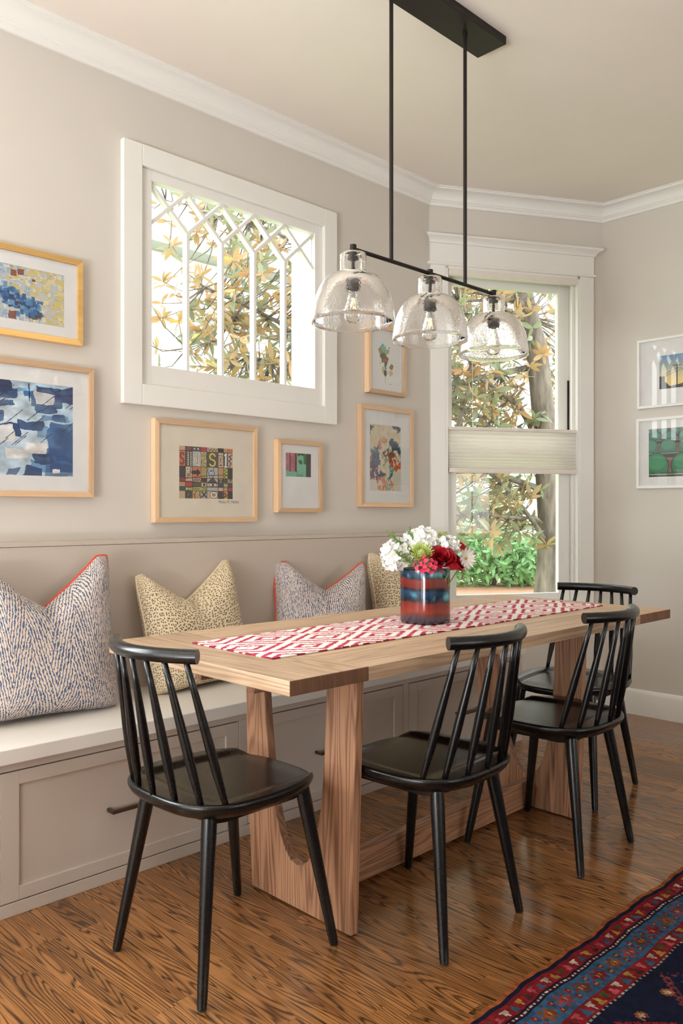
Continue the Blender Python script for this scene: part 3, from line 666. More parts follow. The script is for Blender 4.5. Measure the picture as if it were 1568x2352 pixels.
def petal(l, w, curl=.25, n=4, m=2, tip=.5):
    """a petal lying along +x from the origin, curling up"""
    mb = MB()
    for i in range(n+1):
        q = i/n; hw_ = w/2*math.sin(PI*min(1, (q*.86+.09)))**.7*(1 if q < 1 else tip)
        for j in range(-m, m+1): s_ = j/m; mb.v.append((l*q*math.cos(curl*q), hw_*s_, l*q*math.sin(curl*q)+.12*w*s_*s_))
    k = 2*m+1
    for i in range(n):
        for j in range(k-1): mb.f.append((i*k+j, (i+1)*k+j, (i+1)*k+j+1, i*k+j+1))
    return mb
def stem(root, p0, to=None):
    base = VC+Vector(((p0.x-VX)*.25, (p0.y-VY)*.25, VZ+.02))
    mid = (p0+base)/2+Vector((0, 0, .02))
    MB().tube([tuple(Vector(base)-root.location), tuple(mid-root.location), tuple(p0-root.location)], .0024, 6).build('stem', M['green'], root, smooth=True)
def flower_root(name, label, c): return thing(name, label, 'flower', tuple(c))
def floretball(c, rad, n, size, mat, label, name, npet=4, squash=(1, 1, 1), seed=1, curl=.35, core=.80, corem=None):
    rg = random.Random(seed); rt = flower_root(name, label, c); mb = MB(); pt = petal(size, size*.95, curl, 3, 1, .7)
    for i in range(n):
        z_ = 1-2*(i+.5)/n; a = i*2.39996; rr = math.sqrt(max(0, 1-z_*z_)); d = Vector((rr*math.cos(a), rr*math.sin(a), z_))
        if d.z < -.75: continue
        p = Vector((d.x*squash[0], d.y*squash[1], d.z*squash[2]))*rad*rg.uniform(.9 if core > .6 else .72, 1.06 if core > .6 else 1.15)
        Mx = Matrix.Translation(p) @ orient(d+Vector((rg.uniform(-.3, .3), rg.uniform(-.3, .3), rg.uniform(-.3, .3)))) @ Matrix.Rotation(rg.uniform(0, 6), 4, 'Z')
        for k in range(npet): mb.add(pt, Mx @ Matrix.Rotation(2*PI*k/npet, 4, 'Z'))
    mb.build('bloom', mat, rt, smooth=True)
    hb = MB(); hb.lathe([(rad*core*math.sin(a), -rad*core*math.cos(a)) for a in np.linspace(.05, PI-.05, 9)], 14); hb.build('heart', corem or mat, rt, smooth=True)
    stem(rt, Vector(c)); return rt
def mum(c, rad, mat, label, d, n=170, seed=2):
    rg = random.Random(seed); rt = flower_root('chrysanthemum', label, c); mb = MB()
    for i in range(n):
        q = i/n; el = 1.45-1.5*q; a = i*2.39996
        pt = petal(rad*(.62+.42*q), rad*.16, .75-.3*q, 4, 1, .6)
        mb.add(pt, orient(d) @ Matrix.Rotation(a, 4, 'Z') @ Matrix.Rotation(-el*.8, 4, 'Y'))
    mb.build('bloom', mat, rt, smooth=True); stem(rt, Vector(c)); return rt
def rose(c, rad, mat, label, d, seed=3):
    rt = flower_root('rose', label, c); mb = MB(); rg = random.Random(seed)
    for lay, (cnt, r0, hh, fl_) in enumerate(((3, .16, .95, .05), (3, .30, 1.0, .10), (4, .46, 1.02, .22), (5, .66, .98, .45), (5, .86, .86, .75))):
        for k in range(cnt):
            a0 = 2*PI*k/cnt+lay*.9; sp = 2*PI/cnt*.72; m_, n_ = 8, 5; b0 = len(mb.v)
            for j in range(n_+1):
                v = j/n_
                for i in range(m_+1):
                    u = -1+2*i/m_; rr = rad*(r0*(.45+.55*v)+fl_*.35*max(0, v-.55)**1.2*2)*(1+.04*math.sin(3*u+k)); hz_ = rad*(hh*v*(1-.22*u*u*v)-.5) - rad*fl_*.30*max(0, v-.75)
                    a = a0+u*sp; mb.v.append((rr*math.cos(a), rr*math.sin(a), hz_))
            for j in range(n_):
                for i in range(m_): q = b0+j*(m_+1)+i; mb.f.append((q, q+1, q+m_+2, q+m_+1))
    mb2 = MB(); mb2.add(mb, orient(d)); mb2.build('bloom', mat, rt, smooth=True); stem(rt, Vector(c)); return rt
floretball(fl(-.098, .990, .030), .042, 60, .021, M['petalw'], 'big white hydrangea leaning out over the left rim of the vase', 'hydrangea', 4, (1, 1, 1.15), 1)
floretball(fl(-.010, 1.035, .005), .044, 60, .021, M['petalw'], 'white hydrangea at the top centre of the bouquet', 'hydrangea', 4, (1.25, 1.25, .8), 2)
floretball(fl(.070, 1.020, .030), .026, 30, .018, M['petalw'], 'ruffled white carnation above the red roses', 'carnation', 5, (1.2, 1.2, .9), 3, .7)
mum(fl(-.022, .990, .070), .047, M['petalg'], 'lime green chrysanthemum at the front beside the red roses', Vector((-.5, -.6, .7)))
mum(fl(.052, 1.040, -.020), .034, M['petalg'], 'lime green chrysanthemum peeking over the back of the bouquet', Vector((.3, .0, .9)), seed=5)
rose(fl(.046, .982, .080), .043, M['petalr'], 'open red rose at the front of the bouquet', Vector((-.45, -.6, .65)))
rose(fl(.088, .968, .060), .044, M['petalr'], 'dark red rose drooping over the right rim of the vase', Vector((.35, -.6, .5)), seed=6)
rose(fl(.118, 1.015, -.02), .026, M['coral'], 'small scarlet bloom behind the white daisy', Vector((.5, -.2, .8)), seed=8)
floretball(fl(.004, .958, .086), .034, 52, .0095, M['petalp'], 'cluster of tiny pink-red florets hanging over the vase front', 'waxflower', 5, (1.4, 1.1, .9), 7, .2, .5, M['green'])
# daisy
c = fl(.128, .980, .045); rt = flower_root('daisy', 'flat white daisy hanging at the right of the vase', c); mb = MB(); dd_ = Rt*.55-Fw*.75+Vector((0, 0, -.05))
for k in range(22): mb.add(petal(.040, .011, .18, 4, 1, .6), orient(dd_) @ Matrix.Rotation(2*PI*k/22, 4, 'Z') @ Matrix.Rotation(-.12*(k % 2), 4, 'Y'))
mb.build('petals', M['petald'], rt, smooth=True); e_ = MB(); e_.add(MB().lathe([(.0001, .005), (.005, .004), (.007, 0), (.007, -.003)], 12), orient(dd_)); e_.build('eye', M['yellowc'], rt, smooth=True); stem(rt, c)
# feathery sprigs
def sprig(p0, p1, label, seed):
    rg = random.Random(seed); rt = thing('cypress_sprig', label, 'sprig', tuple(p0)); d = p1-p0; mb = MB(); mb.tube([(0, 0, 0), tuple(d*.5+Vector((0, 0, .006))), tuple(d)], [.0016, .0012, .0007], 6)
    for i in range(16):
        q = .18+.8*i/16; b = d*q; sd = Vector((rg.uniform(-1, 1), rg.uniform(-1, 1), rg.uniform(-.2, 1))).normalized()*(.026*(1.05-q)+.006)+d*.12
        mb.tube([tuple(b), tuple(b+sd)], [.0011, .0008], 5)
        for k in range(5): bb_ = b+sd*(k+1)/5; s2 = Vector((rg.uniform(-1, 1), rg.uniform(-1, 1), rg.uniform(-.2, 1)))*.0065; mb.tube([tuple(bb_), tuple(bb_+s2)], [.0013, .0006], 4)
    mb.build('frond', M['green'], rt)
sprig(fl(-.030, .95, .06), fl(-.120, 1.065, .05), 'feathery green sprig reaching highest at the left of the bouquet', 1)
sprig(fl(-.035, .945, .07), fl(-.105, 1.000, .09), 'feathery green sprig across the left white hydrangea', 2)
sprig(fl(-.030, .96, .05), fl(-.055, 1.075, .03), 'short upright green sprig beside the top white hydrangea', 3)

# ------------------------------------------------------------------ framed pictures
def rect(img, x0, x1, y0, y1, c, a=1.0):
    H_, W_ = img.shape[:2]; xs = slice(max(0, int(x0*W_)), int(math.ceil(x1*W_))); ys_ = slice(max(0, int(y0*H_)), int(math.ceil(y1*H_)))
    img[ys_, xs] = img[ys_, xs]*(1-a)+np.array(c, float)*a
def vnoise(ny, nx, cy, cx, seed):
    r = np.random.default_rng(seed); g = r.random((cy+2, cx+2)); yy = np.linspace(0, cy, ny, endpoint=False); xx = np.linspace(0, cx, nx, endpoint=False)
    y0 = yy.astype(int); x0 = xx.astype(int); fy = (yy-y0)[:, None]; fx = (xx-x0)[None]; fy = fy*fy*(3-2*fy); fx = fx*fx*(3-2*fx)
    return (g[np.ix_(y0, x0)]*(1-fx)+g[np.ix_(y0, x0+1)]*fx)*(1-fy)+(g[np.ix_(y0+1, x0)]*(1-fx)+g[np.ix_(y0+1, x0+1)]*fx)*fy
def fbm(ny, nx, c, seed): return sum(vnoise(ny, nx, c*2**k, c*2**k, seed+k)*.5**k for k in range(4))/1.875
def lerpc(a, b, t): return np.array(a, float)*(1-t[..., None])+np.array(b, float)*t[..., None]
def line(img, x0, y0, x1, y1, w, c):
    H_, W_ = img.shape[:2]; yy, xx = np.mgrid[0:H_, 0:W_]; px_ = (xx+.5)/W_; py_ = (yy+.5)/H_*(H_/W_); y0_, y1_ = y0*H_/W_, y1*H_/W_
    dx, dy = x1-x0, y1_-y0_; t_ = np.clip(((px_-x0)*dx+(py_-y0_)*dy)/max(dx*dx+dy*dy, 1e-9), 0, 1); d_ = np.hypot(px_-x0-t_*dx, py_-y0_-t_*dy)
    img[d_ < w/2] = c
def ell(img, cx_, cy_, rx, ry, c, hole=0):
    H_, W_ = img.shape[:2]; yy, xx = np.mgrid[0:H_, 0:W_]; q = np.hypot(((xx+.5)/W_-cx_)/rx, ((yy+.5)/H_-cy_)/ry); img[(q < 1) & (q >= hole)] = c

def warp(im, amp, c, seed):
    H_, W_ = im.shape[:2]; a, b = fbm(H_, W_, c, seed)-.5, fbm(H_, W_, c, seed+9)-.5; yy, xx = np.mgrid[0:H_, 0:W_]
    return im[np.clip(yy+a*amp*H_*2, 0, H_-1).astype(int), np.clip(xx+b*amp*W_*2, 0, W_-1).astype(int)]
def art_town():
    ny_, nx_ = 150, 210; im = lerpc((186, 192, 200), (206, 200, 190), fbm(ny_, nx_, 5, 3)); r = random.Random(4)
    for i in range(620):
        x_, y_ = r.random(), r.random(); s1 = r.uniform(.012, .04); s2 = r.uniform(.015, .045)
        warm = x_+.4*(1-y_)-.25 > r.random()*.6
        c = r.choice([(216, 196, 108), (222, 200, 96), (204, 196, 160), (230, 216, 150), (200, 204, 210), (226, 226, 226), (190, 196, 206)]) if warm else r.choice([(190, 202, 214), (170, 190, 210), (220, 224, 226), (206, 208, 190), (150, 178, 206)])
        rect(im, x_-s1, x_+s1, y_-s2, y_+s2, c, .8)
        if r.random() < .35: line(im, x_-s1, y_-s2, x_+s1*.6, y_-s2*.9, .004, (110, 112, 122))
    for i in range(170):
        x_ = r.random()*.62; y_ = .52+x_*.45+r.gauss(0, .085); s1 = r.uniform(.015, .05); s2 = r.uniform(.02, .05)
        rect(im, x_-s1, x_+s1, y_-s2, y_+s2, r.choice([(30, 92, 150), (44, 110, 168), (24, 66, 118), (74, 138, 190), (120, 168, 206), (36, 44, 80)]), .8)
    for x_, y_, w_, h_ in ((.17, .08, .08, .11), (.27, .05, .10, .10), (.14, .84, .11, .14), (.49, .19, .05, .05), (.56, .86, .03, .04)): rect(im, x_, x_+w_, y_, y_+h_, (128, 62, 44), .85)
    for x_ in np.linspace(.05, .6, 12): line(im, x_, .9, x_+.004, 1, .004, (70, 80, 110))
    return warp(im, .012, 14, 3)
def art_indigo():
    ny_, nx_ = 230, 330; f_ = fbm(ny_, nx_, 4, 21); im = lerpc((150, 190, 220), (216, 226, 232), f_); r = random.Random(9)
    blues = [(14, 52, 104), (10, 40, 90), (24, 86, 146), (44, 110, 168), (18, 30, 70), (90, 150, 196)]
    for i in range(46):
        x_, y_ = r.random(), r.random(); w_ = r.uniform(.06, .26); h_ = r.uniform(.04, .13); rect(im, x_-w_/2, x_+w_/2, y_-h_/2, y_+h_/2, r.choice(blues), r.uniform(.5, .95))
    for x0, x1, y0, y1, c, a in ((.82, 1, .42, .95, (14, 64, 124), .85), (.0, .45, .58, .74, (12, 34, 84), .9), (.30, .56, .0, .10, (16, 34, 80), .9), (.74, 1, .03, .18, (12, 40, 92), .85), (.36, .6, .08, .2, (14, 50, 104), .85)): rect(im, x0, x1, y0, y1, c, a)
    for x0, x1, y0, y1 in ((.46, .58, .48, .66), (.64, .80, .65, .76), (.52, .66, .72, .82), (.72, .86, .10, .21), (.26, .38, .83, .93), (.19, .36, .57, .61), (.0, .06, .06, .20), (.84, .9, .93, .96)): rect(im, x0, x1, y0, y1, (236, 232, 228), .95)
    im = warp(im, .035, 9, 5); f2 = fbm(ny_, nx_, 12, 5); f5 = fbm(ny_, nx_, 5, 15); im = im*(.72+.56*f2[..., None]); im = lerpc((0, 0, 0), (1, 1, 1), np.ones_like(f5))*0+im*(1-.5*np.clip((f5-.5)*3, 0, 1)[..., None])+np.array((200, 218, 230))*(.5*np.clip((f5-.5)*3, 0, 1)[..., None])
    for k in range(26): x_, y_ = r.random(), r.uniform(.2, .75); l_ = r.uniform(.04, .16); line(im, x_, y_, x_+l_*.75, y_-l_, .005, (30, 44, 84))
    for x_ in (.37, .26, .385, .68): line(im, x_, .78 if x_ < .36 else .02, x_+.005, .98 if x_ < .36 else .2, .008, (12, 22, 56))
    return im
def art_grid():
    ny_, nx_ = 264, 270; im = np.zeros((ny_, nx_, 3)); im[:] = (196, 170, 140); K = (44, 44, 48); r = random.Random(3)
    cx_ = [0, .115, .24, .40, .505, .715, .82, .90, 1]; cy_ = [0, .09, .385, .60, .68, .77, .845, 1]
    tone = dict(t=(204, 174, 142), k=(46, 48, 52), o=(204, 120, 84), g=(176, 184, 184), r=(176, 56, 72), y=(196, 196, 92), b=(56, 72, 96), d=(84, 76, 68), w=(232, 226, 214), a=(196, 150, 96))
    rows = ['tkdrwkto', 'ogtyttbt', 'ktotagty'.replace('g', 'a'), 'krdkatyd', 'trdbtkyk', 'ktgyggtor'[:8], 'tkagtkyd']
    rows = ['tddrtkao', 'odgtdtbt', 'ktoagayk', 'rttktkdt', 'ardttbyd', 'byyygtor', 'tdagtkyk']
    for j in range(7):
        for i in range(8): rect(im, cx_[i], cx_[i+1], cy_[j], cy_[j+1], tone[rows[j][i]])
    W = .012
    # row 1 glyphs
    ell(im, .18, .045, .035, .028, tone['r'], .45)
    for e in (.28, .345): ell(im, e, .045, .014, .014, tone['w'])
    for k in range(6): line(im, .53+k*.028, .07 if k % 2 else .03, .558+k*.028, .03 if k % 2 else .07, W, K)
    # row 2: curls, zigzag, S shapes, face, 1
    def curve(pts, w, c):
        for a, b in zip(pts[:-1], pts[1:]): line(im, a[0], a[1], b[0], b[1], w, c)
    def S(cx0, cy0, w, h, col, wd, flip=1): 
        P = [(cx0+flip*w*math.cos(t)*.5, cy0-h*.25-h*.25*math.sin(t)) for t in np.linspace(.3, PI*1.5, 9)]+[(cx0+flip*w*math.cos(t)*.5, cy0+h*.25-h*.25*math.sin(t)) for t in np.linspace(PI*.5, -PI*.85, 10)]
        curve(P, wd+.018, K); curve(P, wd, col)
    S(.058, .24, .055, .22, tone['r'], .012); S(.452, .24, .055, .22, tone['y'], .022, -1); S(.61, .24, .10, .24, (206, 186, 92), .034)
    rect(im, .125, .155, .11, .38, (60, 66, 60)); rect(im, .18, .205, .11, .38, (60, 66, 60))
    for k in range(8): rect(im, .155, .175, .11+k*.034, .125+k*.034, tone['w']); rect(im, .207, .225, .115+k*.034, .13+k*.034, tone['w'])
    curve([(.255, .30), (.275, .30), (.275, .18), (.31, .18), (.30, .32), (.335, .32), (.335, .12), (.385, .10), (.36, .36)], .03, tone['w']); curve([(.255, .30), (.275, .30), (.275, .18), (.31, .18), (.30, .32), (.335, .32), (.335, .12), (.385, .10), (.36, .36)], .008, K)
    for e in (.742, .792): ell(im, e, .20, .02, .02, K); ell(im, e, .20, .013, .012, tone['w']); line(im, e-.018, .15, e+.018, .15, W, K)
    line(im, .768, .21, .758, .29, W, K); ell(im, .768, .335, .022, .014, K)
    curve([(.845, .14), (.868, .11), (.862, .36)], .032, tone['w']); line(im, .84, .365, .885, .365, .024, tone['w'])
    curve([(.985, .13), (.925, .16), (.975, .20), (.92, .25), (.97, .29), (.93, .36)], .02, tone['b'])
    # row 3: profile, arrow, 5, face, zigzag
    ell(im, .155, .44, .022, .03, tone['w']); ell(im, .155, .44, .012, .018, K); curve([(.215, .40), (.195, .55), (.215, .57)], W, K); ell(im, .165, .55, .02, .03, K, .5)
    line(im, .255, .495, .33, .495, .07, K)
    for k in range(30): q = k/30; line(im, .325+.065*q, .495-.075*(1-q), .325+.065*q, .495+.075*(1-q), .005, K)
    P5 = [(.482, .405), (.44, .405), (.432, .48), (.468, .475), (.485, .515), (.462, .56), (.43, .55)]; curve(P5, .032, K); curve(P5, .018, tone['y'])
    curve([(.53, .40), (.52, .46), (.55, .53), (.565, .60), (.62, .60), (.65, .50), (.625, .44), (.63, .40)], W, K); ell(im, .585, .455, .025, .012, K); ell(im, .60, .545, .015, .015, K, .5)
    for k in range(6): line(im, .83 if k % 2 else .885, .40+k*.033, .885 if k % 2 else .83, .433+k*.033, W, K)
    # row 4/5: squiggle, triangle, eyes
    for k in range(7): line(im, .25+k*.02, .66 if k % 2 else .62, .27+k*.02, .62 if k % 2 else .66, W, K)
    for k in range(40): q = k/40; line(im, .61-.085*q, .585+.10*q, .61+.085*q, .585+.10*q, .006, tone['b'])
    curve([(.61, .58), (.70, .69), (.52, .69), (.61, .58)], W, K)
    for e, w_ in ((.455, .045), (.62, .075)): ell(im, e, .725, w_, .026, K); ell(im, e, .725, w_*.85, .02, tone['w']); ell(im, e, .725, .022, .024, K)
    for cy0 in (.615, .67): ell(im, .768, cy0, .028, .026, K); ell(im, .768, cy0, .02, .018, tone['w']); ell(im, .768, cy0, .01, .014, K)
    for k in range(4): line(im, .925+k*.016, .56 if k % 2 else .66, .94+k*.016, .66 if k % 2 else .56, W, K)
    ell(im, .87, .62, .02, .03, K, .6); ell(im, .865, .68, .018, .02, K, .6)
    # row 6: 23, scribble, 78, target
    curve([(.15, .79), (.175, .785), (.172, .81), (.148, .835), (.178, .835)], .008, K); curve([(.19, .785), (.215, .79), (.20, .81), (.218, .822), (.19, .835)], .008, K)
    for k in range(9): line(im, .25+k*.014, .83 if k % 2 else .79, .264+k*.014, .79 if k % 2 else .83, .008, K)
    curve([(.415, .785), (.447, .785), (.428, .837)], .01, K); ell(im, .475, .798, .017, .014, K, .5); ell(im, .475, .824, .019, .016, K, .5)
    ell(im, .86, .805, .034, .034, K); ell(im, .86, .805, .027, .027, tone['w']); ell(im, .86, .805, .018, .02, tone['r']); ell(im, .86, .805, .008, .008, tone['w'])
    # row 7: square, profile, X, O, flower
    rect(im, .13, .21, .87, .965, K); rect(im, .15, .19, .89, .945, (96, 92, 92))
    curve([(.33, .85), (.29, .90), (.265, .925), (.285, .935), (.28, .96), (.30, .985)], W, K); ell(im, .335, .885, .022, .02, tone['w']); ell(im, .335, .885, .01, .012, K); curve([(.375, .86), (.37, .92), (.395, .98)], W, K)
    line(im, .42, .87, .49, .965, .026, K); line(im, .49, .87, .42, .965, .026, K)
    ell(im, .635, .92, .075, .068, K); ell(im, .635, .92, .066, .06, tone['w']); ell(im, .635, .92, .034, .032, K); ell(im, .635, .92, .026, .024, tone['a'])
    for k in range(6): ell(im, .845+.028*math.cos(k), .92+.035*math.sin(k), .02, .022, (150, 40, 62))
    for k in range(120): q = k/120; line(im, 1-.09*q, .86+.14*q, 1, .86+.14*q, .004, K) if k % 2 else None
    for q in cx_: line(im, q, 0, q, 1, .011, K)
    for q in cy_: line(im, 0, q, 1, q, .011, K)
    line(im, 0, .64, .55, .545, .012, K); line(im, .55, .545, 1, .52, .012, K); line(im, 0, .66, 1, .71, .010, K); line(im, .0, .79, 1, .74, .009, K)
    return im
def art_green():
    ny_, nx_ = 90, 100; im = np.zeros((ny_, nx_, 3)); im[:] = (120, 190, 160); f_ = fbm(ny_, nx_, 5, 8)
    rect(im, 0, .42, 0, .78, (176, 110, 122)); im[:, :42] = im[:, :42]*(.7+.6*f_[:, :42, None]); rect(im, .36, .44, 0, .78, (122, 30, 46)); rect(im, .16, .2, 0, .78, (122, 20, 34))
    m = (f_ > .52); m[:, :42] = False; m[:, 78:] = False; im[m] = (52, 96, 70); m2 = f_ > .62; m2[:, :40] = False; m2[:, 70:] = False; im[m2] = (24, 24, 26)
    rect(im, .70, .80, .05, .45, (36, 112, 52)); rect(im, .80, 1, 0, 1, (44, 40, 44)); rect(im, 0, .8, .78, 1, (110, 186, 156), .8); return im
def art_collage():
    ny_, nx_ = 240, 160; f1, f2, f3, f4 = fbm(ny_, nx_, 5, 41), fbm(ny_, nx_, 7, 52), fbm(ny_, nx_, 16, 63), fbm(ny_, nx_, 30, 77)
    yy, xx = np.mgrid[0:ny_, 0:nx_]; u = xx/nx_+(f2-.5)*.35; v = yy/ny_+(f1-.5)*.25
    im = lerpc((206, 190, 158), (232, 222, 200), f3)
    def blob(cx0, cy0, rx, ry, c, dens=.9):
        q = np.hypot((u-cx0)/rx, (v-cy0)/ry)+(f3-.5)*1.6+(f4-.5)*1.0; m = q < dens; im[m] = np.array(c)*(.72+.5*f4[m][:, None])
    for a in ((.05, .12, .09, .07, (90, 110, 130)), (.03, .14, .05, .05, (126, 60, 80)), (.85, .03, .07, .03, (120, 62, 96)), (.84, .07, .05, .03, (90, 120, 150)), (.28, .36, .14, .09, (208, 140, 142)), (.40, .28, .16, .07, (216, 168, 132)), (.82, .33, .20, .08, (76, 104, 122)), (.80, .37, .17, .05, (50, 74, 92)),
              (.12, .50, .17, .12, (104, 132, 150)), (.16, .60, .17, .12, (96, 112, 138)), (.10, .70, .12, .09, (120, 92, 110)), (.62, .45, .12, .08, (122, 84, 52)), (.74, .56, .14, .10, (178, 58, 30)), (.84, .64, .16, .07, (206, 100, 44)), (.48, .55, .10, .06, (168, 172, 150)),
              (.34, .78, .12, .09, (60, 78, 96)), (.24, .74, .10, .08, (128, 88, 124)), (.68, .70, .07, .06, (86, 164, 164)), (.66, .76, .06, .05, (60, 92, 96)), (.44, .84, .07, .04, (40, 70, 84)), (.20, .81, .08, .03, (206, 132, 160)), (.55, .92, .24, .09, (220, 150, 112)), (.58, .93, .06, .07, (120, 190, 192)), (.05, .52, .05, .06, (212, 140, 84))): blob(*a)
    im[(yy/ny_ > .84) & (xx/nx_ < .22+.1*(f3-.5))] = (224, 218, 204); m = (xx/nx_ > .76) & (yy/ny_ > .70); im[m] = lerpc((206, 198, 176), (222, 216, 200), f3)[m]; return im
def art_sketch():
    ny_, nx_ = 170, 120; im = np.zeros((ny_, nx_, 3)); im[:] = (238, 238, 236); f1, f2 = fbm(ny_, nx_, 7, 71), fbm(ny_, nx_, 10, 82); yy, xx = np.mgrid[0:ny_, 0:nx_]; u = xx/nx_; v = yy/ny_
    def blob(cx0, cy0, rx, ry, c, f_, th): m = (np.hypot((u-cx0)/rx, (v-cy0)/ry)+(f_-.5)*2.2 < th); im[m] = np.array(c)*(.8+.4*f_[m][:, None])
    blob(.40, .36, .16, .14, (128, 206, 200), f1, .8); blob(.28, .33, .09, .05, (190, 168, 110), f2, .7); blob(.52, .34, .08, .08, (196, 176, 96), f2, .7); blob(.44, .46, .14, .10, (120, 110, 70), f2, .75); blob(.47, .50, .12, .07, (206, 104, 62), f1, .6)
    blob(.62, .60, .12, .07, (150, 128, 92), f1, .7); blob(.46, .64, .06, .14, (60, 120, 120), f2, .75); blob(.58, .70, .16, .11, (214, 190, 148), f1, .7); blob(.40, .66, .1, .1, (212, 196, 150), f2, .6); blob(.47, .73, .04, .06, (40, 110, 140), f1, .8)
    line(im, .46, .76, .46, .90, .012, (206, 190, 150)); ell(im, .60, .26, .02, .014, (70, 72, 70)); ell(im, .28, .56, .014, .010, (80, 70, 60)); line(im, .62, .91, .67, .90, .012, (110, 112, 112)); return im
def art_sunset():
    ny_, nx_ = 110, 140; v = np.linspace(0, 1, ny_)[:, None]*np.ones((1, nx_)); im = lerpc((112, 150, 196), (244, 214, 140), np.clip(v*1.35, 0, 1)); f_ = vnoise(ny_, nx_, 1, 9, 5)
    im[v > .80+.14*(f_-.5)*2] = (34, 34, 40); m = (v > .62); m[:, 16:] = False; im[m] = (46, 42, 44)
    line(im, .36, .25, .36, 1, .022, (40, 36, 36)); line(im, .28, .33, .44, .33, .014, (40, 36, 36)); line(im, .70, .5, .70, 1, .016, (40, 36, 36)); line(im, .62, .55, .80, .55, .012, (40, 36, 36))
    line(im, 0, .62, .36, .42, .007, (60, 54, 52)); line(im, .36, .42, 1, .60, .007, (60, 54, 52)); line(im, .0, .68, .36, .5, .007, (60, 54, 52)); line(im, .36, .5, 1, .36, .007, (60, 54, 52)); return im
def art_seats():
    ny_, nx_ = 150, 190; im = np.zeros((ny_, nx_, 3)); im[:] = (150, 96, 100)
    for row, (cy0, w_, h_, off, c) in enumerate(((.06, .085, .12, .03, (92, 128, 116)), (.18, .10, .13, .10, (72, 120, 106)), (.40, .125, .20, .02, (66, 124, 104)), (.78, .19, .28, .11, (52, 128, 92)))):
        for k in range(-1, 7):
            x_ = off+k*w_*2.12
            ell(im, x_, cy0, w_, h_, tuple(np.array(c)*.55)); ell(im, x_, cy0, w_*.93, h_*.93, c); ell(im, x_, cy0-h_*.25, w_*.75, h_*.5, tuple(np.minimum(np.array(c)*1.16, 255)))
            rect(im, x_-w_*.95, x_+w_*.95, cy0+h_*.45, cy0+h_*.58, tuple(np.array(c)*.8)); rect(im, x_-w_*.8, x_+w_*.8, cy0+h_*.58, cy0+h_*.66, (176, 176, 168)); rect(im, x_-w_*.85, x_+w_*.85, cy0+h_*.66, cy0+h_*1.0, tuple(np.array(c)*.45))
    return im

def picture(label, x0, x1, z0, z1, ax0, ax1, az0, az1, fw, dep, artf, fm='frame', matm='mat', wall='left', name='framed_picture'):
    w, h = x1-x0, z1-z0
    if wall == 'left': root = thing(name, label, 'picture', ((x0+x1)/2, D, z0)); loc = lambda v: v-(x0+x1)/2
    else: root = thing(name, label, 'picture', (XR, (x0+x1)/2, z0), -PI/2); loc = lambda v: v-(x0+x1)/2
    mh, mv = (M['frameh'], M['frame']) if fm == 'frame' else (M[fm], M[fm])
    a, b = -w/2, w/2
    for poly, m_ in (([(a, 0), (b, 0), (b-fw, fw), (a+fw, fw)], mh), ([(a, h), (a+fw, h-fw), (b-fw, h-fw), (b, h)], mh), ([(a, 0), (a+fw, fw), (a+fw, h-fw), (a, h)], mv), ([(b, 0), (b, h), (b-fw, h-fw), (b-fw, fw)], mv)):
        MB().prism(poly, 1, -dep, -.001).build('frame_rail', m_, root, bevel=.0012)
    if wall == 'left': p0, p1 = loc(ax0), loc(ax1)
    else: p0, p1 = -loc(ax1), -loc(ax0)
    q0, q1 = az0-z0, az1-z0; yb0, yb1 = -dep+.009, -dep+.011
    mb = MB(); mb.box(a+fw*.8, p0, yb0, yb1, fw*.8, h-fw*.8).box(p1, b-fw*.8, yb0, yb1, fw*.8, h-fw*.8).box(p0, p1, yb0, yb1, fw*.8, q0).box(p0, p1, yb0, yb1, q1, h-fw*.8); mb.build('matboard', M[matm], root)
    raster('artwork_print', artf(), (p1-p0)+.002, (q1-q0)+.002, M['print'], root, ((p0+p1)/2, yb1-.0004, q0-.001))
    box('glazing', M['glazing'], root, a+fw*.8, b-fw*.8, -dep+.005, -dep+.007, fw*.8, h-fw*.8)
    return root
picture('upper left gilt-framed abstract of yellow and blue hillside houses', 1.062, 1.433, 1.745, 2.060, 1.129, 1.364, 1.804, 1.993, .021, .030, art_town, 'gold')
picture('large wood-framed indigo ink abstract at the lower left', .80, 1.477, 1.187, 1.667, .882, 1.397, 1.262, 1.591, .021, .030, art_indigo)
pg = picture('wood-framed drawing of a patchwork grid of symbols under the lattice window', 1.734, 2.249, 1.091, 1.506, 1.852, 2.121, 1.189, 1.403, .021, .032, art_grid, 'frame', 'matc')
cu = bpy.data.curves.new('sig', 'FONT'); cu.body = 'Myles M. Maillie'; cu.size = .017; cu.shear = .35; cu.align_x = 'LEFT'
tmp = bpy.data.objects.new('sig', cu); COL.objects.link(tmp); bpy.context.view_layer.update()
me = bpy.data.meshes.new_from_object(tmp.evaluated_get(bpy.context.evaluated_depsgraph_get())); bpy.data.objects.remove(tmp); me.materials.append(plain('ink', (40, 38, 40), .8))
o = bpy.data.objects.new('signature', me); COL.objects.link(o); o.parent = pg; o.rotation_euler = (PI/2, 0, 0); o.location = (.052, -.032+.0088, .080)
picture('small wood-framed green and maroon abstract right of the grid drawing', 2.364, 2.640, 1.132, 1.462, 2.417, 2.572, 1.296, 1.404, .020, .034, art_green)
picture('tall wood-framed multicoloured collage beside the tall window', 2.901, 3.298, 1.160, 1.670, 2.972, 3.206, 1.243, 1.577, .022, .032, art_collage)
picture('wood-framed sketch of a teal and ochre flower behind the glass pendants', 2.953, 3.240, 1.734, 2.081, 2.990, 3.200, 1.765, 2.050, .020, .032, art_sketch)
picture('white-framed photograph of utility poles at sunset, upper of the right wall pair', 1.594, 2.112, 1.709, 2.090, 1.718, 1.988, 1.807, 1.989, .014, .022, art_sunset, 'whiteframe', 'mat', 'right')
